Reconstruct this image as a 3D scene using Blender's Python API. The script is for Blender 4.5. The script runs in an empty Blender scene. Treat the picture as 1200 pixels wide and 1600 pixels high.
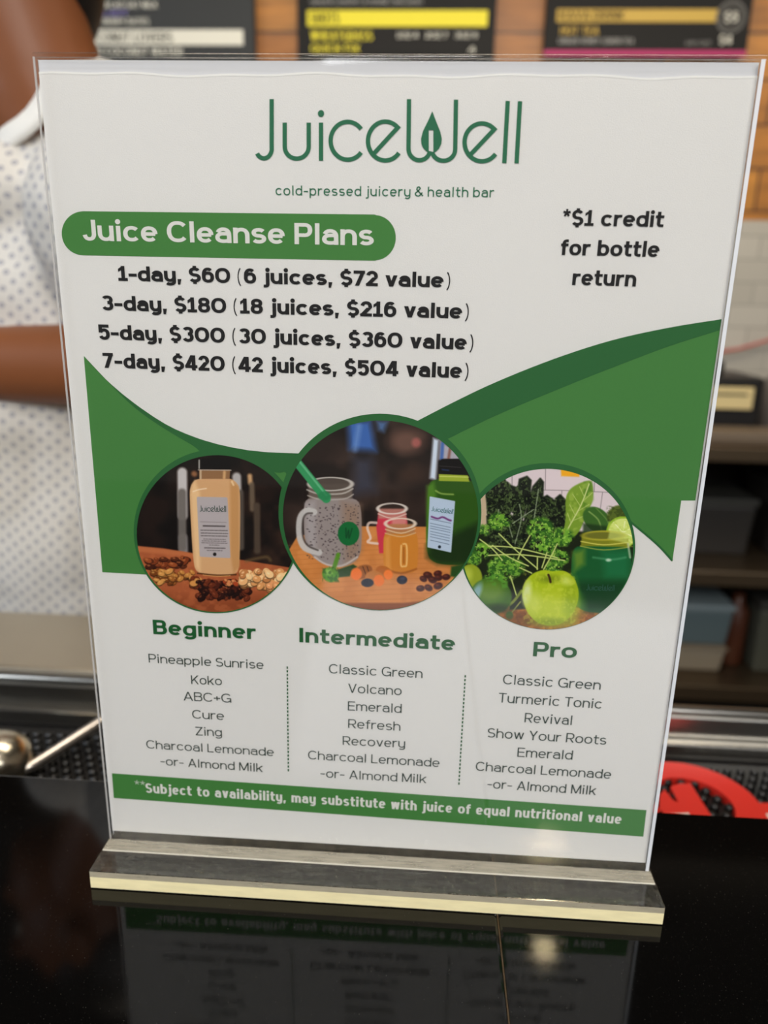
import bpy, bmesh, math, random
import numpy as np
from mathutils import Vector, Matrix

C = bpy.context.scene.collection
S = bpy.context.scene
R = math.radians

# ------------------------------------------------------------------ camera
cam_d = bpy.data.cameras.new('camera')
cam = bpy.data.objects.new('camera', cam_d)
C.objects.link(cam)
cam_d.sensor_fit = 'VERTICAL'
cam_d.sensor_height = 9.8
cam_d.sensor_width = 9.8
cam_d.lens = 9.8 * 1155.0 / 1600.0
cam_d.clip_start = 0.01
cam_d.clip_end = 60
right = Vector((0.99792733, 0.06115407, 0.02003041))
up = Vector((-0.03617774, 0.27573809, 0.96055176))
back = Vector((0.0532185, -0.95928551, 0.27737899))
m = Matrix((right, up, back)).transposed().to_4x4()
m.translation = Vector((0.01447628, -0.24611565, 0.22122853))
cam.matrix_world = m
S.cycles.sample_clamp_indirect = 40.0
S.cycles.blur_glossy = 0.0
cam_d.dof.use_dof = True
cam_d.dof.focus_distance = 0.248
cam_d.dof.aperture_fstop = 2.3
S.camera = cam

# ------------------------------------------------------------------ world, lights, exposure
S.view_settings.view_transform = 'Standard'
S.view_settings.look = 'None'
S.view_settings.exposure = 0.0
S.view_settings.gamma = 1.0
S.view_settings.use_curve_mapping = False
wd = bpy.data.worlds.new('world')
S.world = wd
wd.use_nodes = True
wd.node_tree.nodes['Background'].inputs[0].default_value = (1.0, 0.93, 0.85, 1)
wd.node_tree.nodes['Background'].inputs[1].default_value = 0.12


def area(name, loc, target, sx, sy, power, col):
    d = bpy.data.lights.new(name, 'AREA')
    d.shape = 'RECTANGLE'
    d.size = sx
    d.size_y = sy
    d.energy = power
    d.color = col
    o = bpy.data.objects.new(name, d)
    C.objects.link(o)
    o.location = loc
    o.rotation_euler = (Vector(target) - Vector(loc)).to_track_quat('-Z', 'Y').to_euler()
    return o


# daylight through the shop front behind the camera, and the warm ceiling panels
area('shopfront_daylight', (0.9, -3.3, 1.9), (0, 0, 0.15), 3.2, 1.2, 86, (0.95, 0.97, 1.0))
area('shopfront_daylight_side', (-3.2, -0.9, 1.5), (-0.3, 0.4, 0.2), 1.6, 1.4, 48, (0.80, 0.89, 1.0))
area('ceiling_panel_light', (0.1, 0.6, 1.9), (0.1, 1.0, 0), 1.4, 0.7, 20, (1.0, 0.88, 0.72))
area('added_sheet_light', (-0.05, -0.50, 1.05), (0, 0, 0.2), 0.22, 0.22, 4.5, (1.0, 0.96, 0.92))  # added light without a fixture, makes the sheet brighter towards its top
area('back_wall_light', (0.2, 1.6, 1.44), (0.3, 2.5, 0.6), 3.0, 0.3, 15, (1.0, 0.84, 0.60))

# ------------------------------------------------------------------ materials


def lin(c):
    def f(v):
        v = v / 255.0
        return v / 12.92 if v <= 0.04045 else ((v + 0.055) / 1.055) ** 2.4
    return tuple(f(v) for v in c) + (1.0,)


MATS = {}


def mat(name, rgb, rough=0.5, metal=0.0, spec=0.5, coat=0.0, noise=0.0, nscale=60.0, bump=0.0, bscale=200.0):
    if name in MATS:
        return MATS[name]
    m = bpy.data.materials.new(name)
    m.use_nodes = True
    nt = m.node_tree
    b = nt.nodes['Principled BSDF']
    b.inputs['Roughness'].default_value = rough
    b.inputs['Metallic'].default_value = metal
    b.inputs['Specular IOR Level'].default_value = spec
    b.inputs['Coat Weight'].default_value = coat
    c = lin(rgb)
    b.inputs['Base Color'].default_value = c
    tc = nt.nodes.new('ShaderNodeTexCoord')
    if noise > 0:
        n = nt.nodes.new('ShaderNodeTexNoise')
        n.inputs['Scale'].default_value = nscale
        n.inputs['Detail'].default_value = 4
        nt.links.new(tc.outputs['Object'], n.inputs['Vector'])
        mx = nt.nodes.new('ShaderNodeMix')
        mx.data_type = 'RGBA'
        mx.inputs[6].default_value = tuple(v * (1 - noise) for v in c[:3]) + (1,)
        mx.inputs[7].default_value = tuple(min(1, v * (1 + noise)) for v in c[:3]) + (1,)
        nt.links.new(n.outputs['Fac'], mx.inputs[0])
        nt.links.new(mx.outputs[2], b.inputs['Base Color'])
    if bump > 0:
        n2 = nt.nodes.new('ShaderNodeTexNoise')
        n2.inputs['Scale'].default_value = bscale
        nt.links.new(tc.outputs['Object'], n2.inputs['Vector'])
        bp = nt.nodes.new('ShaderNodeBump')
        bp.inputs['Strength'].default_value = bump
        bp.inputs['Distance'].default_value = 0.001
        nt.links.new(n2.outputs['Fac'], bp.inputs['Height'])
        nt.links.new(bp.outputs['Normal'], b.inputs['Normal'])
    MATS[name] = m
    return m


PAPER = mat('sheet_paper', (233, 231, 229), 0.75, spec=0.2, noise=0.012, nscale=900, bump=0.12, bscale=2600)
PAPER_BACK = mat('backing_paper', (222, 222, 226), 0.7, spec=0.2)
INK_GREEN = mat('leaf_green_ink', (70, 132, 64), 0.7, spec=0.2, noise=0.05, nscale=1500)
INK_DGREEN = mat('deep_green_ink', (42, 104, 54), 0.7, spec=0.2, noise=0.04, nscale=1500)
INK_LOGO = mat('logo_green_ink', (44, 112, 80), 0.7, spec=0.2)
INK_HEAD = mat('heading_green_ink', (28, 92, 46), 0.7, spec=0.2)
INK_BLACK = mat('black_ink', (26, 26, 28), 0.7, spec=0.2)
INK_GREY = mat('dark_slate_ink', (52, 66, 58), 0.7, spec=0.2)
INK_WHITE = mat('white_print', (232, 230, 226), 0.7, spec=0.2)
INK_PALE = mat('pale_print', (196, 206, 190), 0.7, spec=0.2)


def color_attr_mat(name):
    m = bpy.data.materials.new(name)
    m.use_nodes = True
    nt = m.node_tree
    b = nt.nodes['Principled BSDF']
    b.inputs['Roughness'].default_value = 0.65
    b.inputs['Specular IOR Level'].default_value = 0.2
    a = nt.nodes.new('ShaderNodeVertexColor')
    a.layer_name = 'print'
    nt.links.new(a.outputs['Color'], b.inputs['Base Color'])
    return m


PHOTO = color_attr_mat('printed_photo_ink')


def acrylic_thin():
    # thin clear plastic: light passes straight through, surface mirrors by its Fresnel share
    m = bpy.data.materials.new('clear_acrylic_panel')
    m.use_nodes = True
    nt = m.node_tree
    for n in list(nt.nodes):
        if n.type != 'OUTPUT_MATERIAL':
            nt.nodes.remove(n)
    out = [n for n in nt.nodes if n.type == 'OUTPUT_MATERIAL'][0]
    t = nt.nodes.new('ShaderNodeBsdfTransparent')
    t.inputs[0].default_value = (0.985, 0.988, 0.985, 1)
    g = nt.nodes.new('ShaderNodeBsdfGlossy')
    g.inputs['Roughness'].default_value = 0.012
    f = nt.nodes.new('ShaderNodeFresnel')
    ge = nt.nodes.new('ShaderNodeNewGeometry')
    io = nt.nodes.new('ShaderNodeMix')
    io.inputs[2].default_value = 1.49
    io.inputs[3].default_value = 1 / 1.49
    nt.links.new(ge.outputs['Backfacing'], io.inputs[0])
    nt.links.new(io.outputs[0], f.inputs['IOR'])
    mx = nt.nodes.new('ShaderNodeMixShader')
    nt.links.new(f.outputs[0], mx.inputs[0])
    nt.links.new(t.outputs[0], mx.inputs[1])
    nt.links.new(g.outputs[0], mx.inputs[2])
    nt.links.new(mx.outputs[0], out.inputs[0])
    return m


ACRYL = acrylic_thin()


def acrylic_edge():
    m = bpy.data.materials.new('painted_light_edge')  # whitish diffuse colour stands for light caught by the panel's polished edge
    m.use_nodes = True
    nt = m.node_tree
    for n in list(nt.nodes):
        if n.type != 'OUTPUT_MATERIAL':
            nt.nodes.remove(n)
    out = [n for n in nt.nodes if n.type == 'OUTPUT_MATERIAL'][0]
    t = nt.nodes.new('ShaderNodeBsdfTransparent')
    d = nt.nodes.new('ShaderNodeBsdfDiffuse')
    d.inputs[0].default_value = (0.86, 0.88, 0.9, 1)
    tr = nt.nodes.new('ShaderNodeBsdfTranslucent')
    tr.inputs[0].default_value = (0.86, 0.88, 0.9, 1)
    m1 = nt.nodes.new('ShaderNodeMixShader')
    m1.inputs[0].default_value = 0.4
    nt.links.new(d.outputs[0], m1.inputs[1])
    nt.links.new(tr.outputs[0], m1.inputs[2])
    m2 = nt.nodes.new('ShaderNodeMixShader')
    m2.inputs[0].default_value = 0.62
    nt.links.new(t.outputs[0], m2.inputs[1])
    nt.links.new(m1.outputs[0], m2.inputs[2])
    nt.links.new(m2.outputs[0], out.inputs[0])
    return m


ACRYL_EDGE = acrylic_edge()


def frosted(name, col, clear, streak=0.0):
    """clear plastic under a hazy colour: part of the light scatters at the surface"""
    m = bpy.data.materials.new(name)
    m.use_nodes = True
    nt = m.node_tree
    for n in list(nt.nodes):
        if n.type != 'OUTPUT_MATERIAL':
            nt.nodes.remove(n)
    out = [n for n in nt.nodes if n.type == 'OUTPUT_MATERIAL'][0]
    t = nt.nodes.new('ShaderNodeBsdfTransparent')
    d = nt.nodes.new('ShaderNodeBsdfDiffuse')
    d.inputs[0].default_value = lin(col)
    mx = nt.nodes.new('ShaderNodeMixShader')
    mx.inputs[0].default_value = 1 - clear
    if streak > 0:
        tc = nt.nodes.new('ShaderNodeTexCoord')
        mp = nt.nodes.new('ShaderNodeMapping')
        mp.inputs['Rotation'].default_value = (0, 0, 0.35)
        mp.inputs['Scale'].default_value = (90, 900, 400)
        n = nt.nodes.new('ShaderNodeTexNoise')
        n.inputs['Scale'].default_value = 1
        n.inputs['Detail'].default_value = 3
        nt.links.new(tc.outputs['Object'], mp.inputs[0])
        nt.links.new(mp.outputs[0], n.inputs['Vector'])
        mr = nt.nodes.new('ShaderNodeMapRange')
        mr.inputs[1].default_value = 0.3
        mr.inputs[2].default_value = 0.7
        mr.inputs[3].default_value = (1 - clear) * (1 - streak)
        mr.inputs[4].default_value = min(1, (1 - clear) * (1 + streak))
        nt.links.new(n.outputs['Fac'], mr.inputs[0])
        nt.links.new(mr.outputs[0], mx.inputs[0])
    nt.links.new(t.outputs[0], mx.inputs[1])
    nt.links.new(d.outputs[0], mx.inputs[2])
    nt.links.new(mx.outputs[0], out.inputs[0])
    return m


def acrylic_block():
    m = bpy.data.materials.new('clear_acrylic_block')
    m.use_nodes = True
    nt = m.node_tree
    b = nt.nodes['Principled BSDF']
    out = [n for n in nt.nodes if n.type == 'OUTPUT_MATERIAL'][0]
    b.inputs['Base Color'].default_value = (0.97, 0.965, 0.93, 1)
    b.inputs['Roughness'].default_value = 0.11
    b.inputs['IOR'].default_value = 1.49
    b.inputs['Transmission Weight'].default_value = 1.0
    # fine dust and rub marks on the surface
    d = nt.nodes.new('ShaderNodeBsdfDiffuse')
    d.inputs[0].default_value = lin((214, 208, 190))
    tc = nt.nodes.new('ShaderNodeTexCoord')
    n = nt.nodes.new('ShaderNodeTexNoise')
    n.inputs['Scale'].default_value = 700
    n.inputs['Detail'].default_value = 6
    nt.links.new(tc.outputs['Object'], n.inputs['Vector'])
    mr = nt.nodes.new('ShaderNodeMapRange')
    mr.inputs[1].default_value = 0.45
    mr.inputs[2].default_value = 0.78
    mr.inputs[3].default_value = 0.015
    mr.inputs[4].default_value = 0.14
    nt.links.new(n.outputs['Fac'], mr.inputs[0])
    mx = nt.nodes.new('ShaderNodeMixShader')
    nt.links.new(mr.outputs[0], mx.inputs[0])
    nt.links.new(b.outputs[0], mx.inputs[1])
    nt.links.new(d.outputs[0], mx.inputs[2])
    nt.links.new(mx.outputs[0], out.inputs[0])
    return m


ACRYL_BLOCK = acrylic_block()


def granite():
    m = bpy.data.materials.new('polished_black_granite')
    m.use_nodes = True
    nt = m.node_tree
    b = nt.nodes['Principled BSDF']
    b.inputs['Roughness'].default_value = 0.06
    b.inputs['Specular IOR Level'].default_value = 0.4
    tc = nt.nodes.new('ShaderNodeTexCoord')
    v = nt.nodes.new('ShaderNodeTexNoise')
    v.inputs['Scale'].default_value = 1500
    v.inputs['Detail'].default_value = 2
    nt.links.new(tc.outputs['Object'], v.inputs['Vector'])
    r = nt.nodes.new('ShaderNodeValToRGB')
    r.color_ramp.elements[0].position = 0.685
    r.color_ramp.elements[0].color = (0.0022, 0.002, 0.0018, 1)
    r.color_ramp.elements[1].position = 0.82
    r.color_ramp.elements[1].color = (0.085, 0.078, 0.065, 1)
    nt.links.new(v.outputs['Fac'], r.inputs[0])
    nt.links.new(r.outputs[0], b.inputs['Base Color'])
    n2 = nt.nodes.new('ShaderNodeTexNoise')
    n2.inputs['Scale'].default_value = 14
    n2.inputs['Detail'].default_value = 5
    nt.links.new(tc.outputs['Object'], n2.inputs['Vector'])
    mr = nt.nodes.new('ShaderNodeMapRange')
    mr.inputs[3].default_value = 0.03
    mr.inputs[4].default_value = 0.11
    nt.links.new(n2.outputs['Fac'], mr.inputs[0])
    nt.links.new(mr.outputs[0], b.inputs['Roughness'])
    return m


GRANITE = granite()
STEEL = mat('brushed_steel', (176, 172, 164), 0.28, 1.0, noise=0.06, nscale=40)
STEEL_WARM = mat('satin_steel_worktop', (200, 190, 172), 0.42, 1.0, noise=0.05, nscale=25)
STEEL_DARK = mat('dull_shelf_steel', (120, 104, 84), 0.4, 0.9)
RUBBER = mat('black_rubber', (17, 16, 16), 0.42)
RED_RUBBER = mat('red_rubber', (214, 42, 30), 0.5)
WHITE_RUBBER = mat('white_rubber', (225, 215, 205), 0.5)
BLACK_PLASTIC = mat('black_plastic', (24, 23, 23), 0.4)
SKIN = mat('skin', (130, 76, 42), 0.5, spec=0.4, noise=0.08, nscale=30)
HAIR = mat('dark_hair', (16, 12, 11), 0.5, noise=0.4, nscale=120)
TROUSER = mat('charcoal_trousers', (40, 40, 46), 0.9)
BOARD = mat('menu_board_black', (26, 26, 27), 0.6, spec=0.2, noise=0.05, nscale=10)
BOARD_GREY = mat('menu_board_slate', (58, 61, 64), 0.6, spec=0.2, noise=0.05, nscale=10)
B_WHITE = mat('menu_white', (226, 226, 216), 0.6)
B_YELLOW = mat('menu_yellow', (232, 220, 48), 0.6)
B_GOLD = mat('menu_gold', (196, 164, 72), 0.6)
B_PURPLE = mat('menu_violet', (126, 118, 190), 0.6)
B_MAGENTA = mat('menu_magenta', (176, 36, 104), 0.6)
B_GREY = mat('menu_grey', (150, 150, 150), 0.6)


def wood_wall():
    m = bpy.data.materials.new('honey_oak_boards')
    m.use_nodes = True
    nt = m.node_tree
    b = nt.nodes['Principled BSDF']
    b.inputs['Roughness'].default_value = 0.45
    tc = nt.nodes.new('ShaderNodeTexCoord')
    br = nt.nodes.new('ShaderNodeTexBrick')
    mp = nt.nodes.new('ShaderNodeMapping')
    mp.inputs['Rotation'].default_value = (R(90), 0, 0)
    mp.inputs['Location'].default_value = (0.35, 0, 0.0)
    nt.links.new(tc.outputs['Object'], mp.inputs['Vector'])
    nt.links.new(mp.outputs[0], br.inputs['Vector'])
    br.inputs['Color1'].default_value = lin((200, 138, 54))
    br.inputs['Color2'].default_value = lin((150, 92, 34))
    br.inputs['Mortar'].default_value = lin((70, 40, 16))
    br.inputs['Scale'].default_value = 1.0
    br.inputs['Mortar Size'].default_value = 0.004
    br.inputs['Brick Width'].default_value = 0.72
    br.inputs['Row Height'].default_value = 0.132
    n = nt.nodes.new('ShaderNodeTexNoise')
    n.inputs['Scale'].default_value = 5
    n.inputs['Detail'].default_value = 6
    mp2 = nt.nodes.new('ShaderNodeMapping')
    mp2.inputs['Scale'].default_value = (1.2, 1, 9)
    nt.links.new(tc.outputs['Object'], mp2.inputs['Vector'])
    nt.links.new(mp2.outputs[0], n.inputs['Vector'])
    mx = nt.nodes.new('ShaderNodeMix')
    mx.data_type = 'RGBA'
    mx.blend_type = 'MULTIPLY'
    mx.inputs[0].default_value = 0.6
    cr = nt.nodes.new('ShaderNodeValToRGB')
    cr.color_ramp.elements[0].position = 0.3
    cr.color_ramp.elements[0].color = (0.45, 0.40, 0.34, 1)
    cr.color_ramp.elements[1].position = 0.7
    cr.color_ramp.elements[1].color = (1.15, 1.1, 1.0, 1)
    nt.links.new(n.outputs['Fac'], cr.inputs[0])
    nt.links.new(br.outputs['Color'], mx.inputs[6])
    nt.links.new(cr.outputs[0], mx.inputs[7])
    nt.links.new(mx.outputs[2], b.inputs['Base Color'])
    return m


def tile_wall():
    m = bpy.data.materials.new('pale_grey_tiles')
    m.use_nodes = True
    nt = m.node_tree
    b = nt.nodes['Principled BSDF']
    b.inputs['Roughness'].default_value = 0.25
    tc = nt.nodes.new('ShaderNodeTexCoord')
    mp = nt.nodes.new('ShaderNodeMapping')
    mp.inputs['Rotation'].default_value = (R(90), 0, 0)
    nt.links.new(tc.outputs['Object'], mp.inputs['Vector'])
    br = nt.nodes.new('ShaderNodeTexBrick')
    br.inputs['Color1'].default_value = lin((196, 192, 182))
    br.inputs['Color2'].default_value = lin((184, 180, 170))
    br.inputs['Mortar'].default_value = lin((166, 162, 154))
    br.inputs['Scale'].default_value = 1.0
    br.inputs['Mortar Size'].default_value = 0.003
    br.inputs['Brick Width'].default_value = 0.15
    br.inputs['Row Height'].default_value = 0.075
    nt.links.new(mp.outputs[0], br.inputs['Vector'])
    nt.links.new(br.outputs['Color'], b.inputs['Base Color'])
    return m


def shirt_mat():
    m = bpy.data.materials.new('white_dotted_cotton')
    m.use_nodes = True
    nt = m.node_tree
    b = nt.nodes['Principled BSDF']
    b.inputs['Roughness'].default_value = 0.85
    tc = nt.nodes.new('ShaderNodeTexCoord')
    sp = nt.nodes.new('ShaderNodeSeparateXYZ')
    nt.links.new(tc.outputs['Object'], sp.inputs[0])

    def mth(op, a, bb=None):
        n = nt.nodes.new('ShaderNodeMath')
        n.operation = op
        for i, v in enumerate((a, bb)):
            if v is None:
                continue
            if isinstance(v, (int, float)):
                n.inputs[i].default_value = v
            else:
                nt.links.new(v, n.inputs[i])
        return n.outputs[0]
    x, z = sp.outputs[0], sp.outputs[2]
    # two diagonal families make a staggered grid of small rings
    u = mth('ADD', mth('MULTIPLY', x, 80.0), mth('MULTIPLY', z, 60.0))
    v = mth('SUBTRACT', mth('MULTIPLY', z, 80.0), mth('MULTIPLY', x, 60.0))
    fu = mth('SUBTRACT', mth('FRACT', mth('ADD', u, 100.0)), 0.5)
    fv = mth('SUBTRACT', mth('FRACT', mth('ADD', v, 100.0)), 0.5)
    d = mth('SQRT', mth('ADD', mth('MULTIPLY', fu, fu), mth('MULTIPLY', fv, fv)))
    r = nt.nodes.new('ShaderNodeValToRGB')
    e = r.color_ramp.elements
    e[0].position = 0.0
    e[0].color = lin((176, 175, 178))
    e[1].position = 0.25
    e[1].color = lin((214, 211, 205))
    k = e.new(0.10)
    k.color = lin((186, 186, 192))
    k = e.new(0.15)
    k.color = lin((140, 139, 148))
    k = e.new(0.21)
    k.color = lin((160, 160, 170))
    nt.links.new(d, r.inputs[0])
    nt.links.new(r.outputs[0], b.inputs['Base Color'])
    n2 = nt.nodes.new('ShaderNodeTexNoise')
    n2.inputs['Scale'].default_value = 11
    n2.inputs['Detail'].default_value = 2
    nt.links.new(tc.outputs['Object'], n2.inputs['Vector'])
    bp = nt.nodes.new('ShaderNodeBump')
    bp.inputs['Strength'].default_value = 0.5
    bp.inputs['Distance'].default_value = 0.03
    nt.links.new(n2.outputs['Fac'], bp.inputs['Height'])
    nt.links.new(bp.outputs['Normal'], b.inputs['Normal'])
    return m


WOOD = wood_wall()
TILE = tile_wall()
SHIRT = shirt_mat()
COLLAR = mat('white_collar_cotton', (236, 234, 228), 0.85)
FLOOR = mat('floor_grey', (70, 66, 62), 0.6, noise=0.15, nscale=6)
CEIL = mat('ceiling_dark', (58, 54, 50), 0.9)
PLASTER = mat('side_wall_plaster', (150, 140, 128), 0.9, noise=0.03, nscale=8)

# ------------------------------------------------------------------ builders


def new_obj(name, me, parent=None):
    o = bpy.data.objects.new(name, me)
    C.objects.link(o)
    if parent is not None:
        o.parent = parent
    return o


def mesh_obj(name, verts, faces, material, parent=None, smooth=False):
    me = bpy.data.meshes.new(name)
    me.from_pydata([tuple(v) for v in verts], [], faces)
    mats = material if isinstance(material, (list, tuple)) else [material]
    for mm in mats:
        me.materials.append(mm)
    if smooth:
        me.polygons.foreach_set('use_smooth', [True] * len(me.polygons))
    me.update()
    return new_obj(name, me, parent)


def bm_obj(name, bm, material, parent=None, smooth=False):
    me = bpy.data.meshes.new(name)
    bm.to_mesh(me)
    bm.free()
    mats = material if isinstance(material, (list, tuple)) else [material]
    for mm in mats:
        me.materials.append(mm)
    if smooth:
        me.polygons.foreach_set('use_smooth', [True] * len(me.polygons))
    me.update()
    return new_obj(name, me, parent)


def tag(o, label=None, cat=None, group=None, kind=None):
    if label:
        o['label'] = label
    if cat:
        o['category'] = cat
    if group:
        o['group'] = group
    if kind:
        o['kind'] = kind
    return o


def empty(name, loc=(0, 0, 0)):
    o = bpy.data.objects.new(name, None)
    o.empty_display_size = 0.05
    C.objects.link(o)
    o.location = loc
    return o


def add_box(bm, x0, x1, y0, y1, z0, z1, bevel=0.0, seg=2):
    r = bmesh.ops.create_cube(bm, size=1.0)
    vs = r['verts']
    for v in vs:
        v.co = Vector((x0 + (v.co.x + 0.5) * (x1 - x0), y0 + (v.co.y + 0.5) * (y1 - y0), z0 + (v.co.z + 0.5) * (z1 - z0)))
    if bevel > 0:
        es = {e for v in vs for e in v.link_edges}
        bmesh.ops.bevel(bm, geom=list(es), offset=bevel, segments=seg, affect='EDGES', profile=0.5)


def box(name, x0, x1, y0, y1, z0, z1, material, parent=None, bevel=0.0, origin=None):
    bm = bmesh.new()
    add_box(bm, x0, x1, y0, y1, z0, z1, bevel)
    return bm_obj(name, bm, material, parent)


def add_tube(bm, pts, rad, n=10, cap=True):
    pts = [Vector(p) for p in pts]
    rs = rad if isinstance(rad, (list, tuple)) else [rad] * len(pts)
    rings = []
    prev = None
    for i, p in enumerate(pts):
        a = pts[max(i - 1, 0)]
        b = pts[min(i + 1, len(pts) - 1)]
        t = (b - a).normalized()
        if prev is None:
            s = t.orthogonal().normalized()
        else:
            s = (prev - t * prev.dot(t)).normalized()
        prev = s
        q = t.cross(s)
        rings.append([bm.verts.new(p + (s * math.cos(2 * math.pi * k / n) + q * math.sin(2 * math.pi * k / n)) * rs[i]) for k in range(n)])
    for i in range(len(rings) - 1):
        for k in range(n):
            bm.faces.new((rings[i][k], rings[i][(k + 1) % n], rings[i + 1][(k + 1) % n], rings[i + 1][k]))
    if cap:
        bm.faces.new(rings[0][::-1])
        bm.faces.new(rings[-1])


def add_lathe(bm, prof, center, n=32):
    # prof: (radius, z)
    cx, cy, cz = center
    rings = []
    for r, z in prof:
        if r < 1e-6:
            rings.append([bm.verts.new((cx, cy, cz + z))])
        else:
            rings.append([bm.verts.new((cx + r * math.cos(2 * math.pi * k / n), cy + r * math.sin(2 * math.pi * k / n), cz + z)) for k in range(n)])
    for a, b in zip(rings, rings[1:]):
        for k in range(n):
            k2 = (k + 1) % n
            if len(a) == 1 and len(b) == 1:
                continue
            if len(a) == 1:
                bm.faces.new((a[0], b[k2], b[k]))
            elif len(b) == 1:
                bm.faces.new((a[k], a[k2], b[0]))
            else:
                bm.faces.new((a[k], a[k2], b[k2], b[k]))


# ------------------------------------------------------------------ lettering: a stroke alphabet
# every glyph is a list of polylines / polygons in units of the cap height
XH = 0.735


def arc(cx, cy, rx, ry, a0, a1, n=None, p=2.25):
    n = n or max(6, int(abs(a1 - a0) / 9))
    out = []
    for i in range(n + 1):
        t = math.radians(a0 + (a1 - a0) * i / n)
        c, s = math.cos(t), math.sin(t)
        out.append((cx + rx * math.copysign(abs(c) ** (2 / p), c), cy + ry * math.copysign(abs(s) ** (2 / p), s)))
    return out


WID = dict(a=.60, b=.64, c=.60, d=.64, e=.62, f=.36, g=.64, h=.60, i=.16, j=.24, k=.60, l=.16, m=.98, n=.60, o=.66, p=.64, q=.64,
           r=.38, s=.54, t=.40, u=.60, v=.60, w=.88, x=.58, y=.60, z=.54,
           A=.80, B=.68, C=.78, D=.74, E=.62, F=.58, G=.82, H=.72, I=.16, J=.50, K=.72, L=.56, M=.90, N=.74, O=.84, P=.66, Q=.84,
           R=.68, S=.66, T=.66, U=.70, V=.76, W=1.10, X=.74, Y=.72, Z=.66)
WID.update({'0': .80, '1': .46, '2': .58, '3': .60, '4': .66, '5': .60, '6': .62, '7': .56, '8': .62, '9': .62, '$': .62, '(': .20, ')': .20,
            ',': .16, '.': .16, '-': .38, '+': .52, '*': .38, '&': .74, '/': .4, "'": .12})


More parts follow.
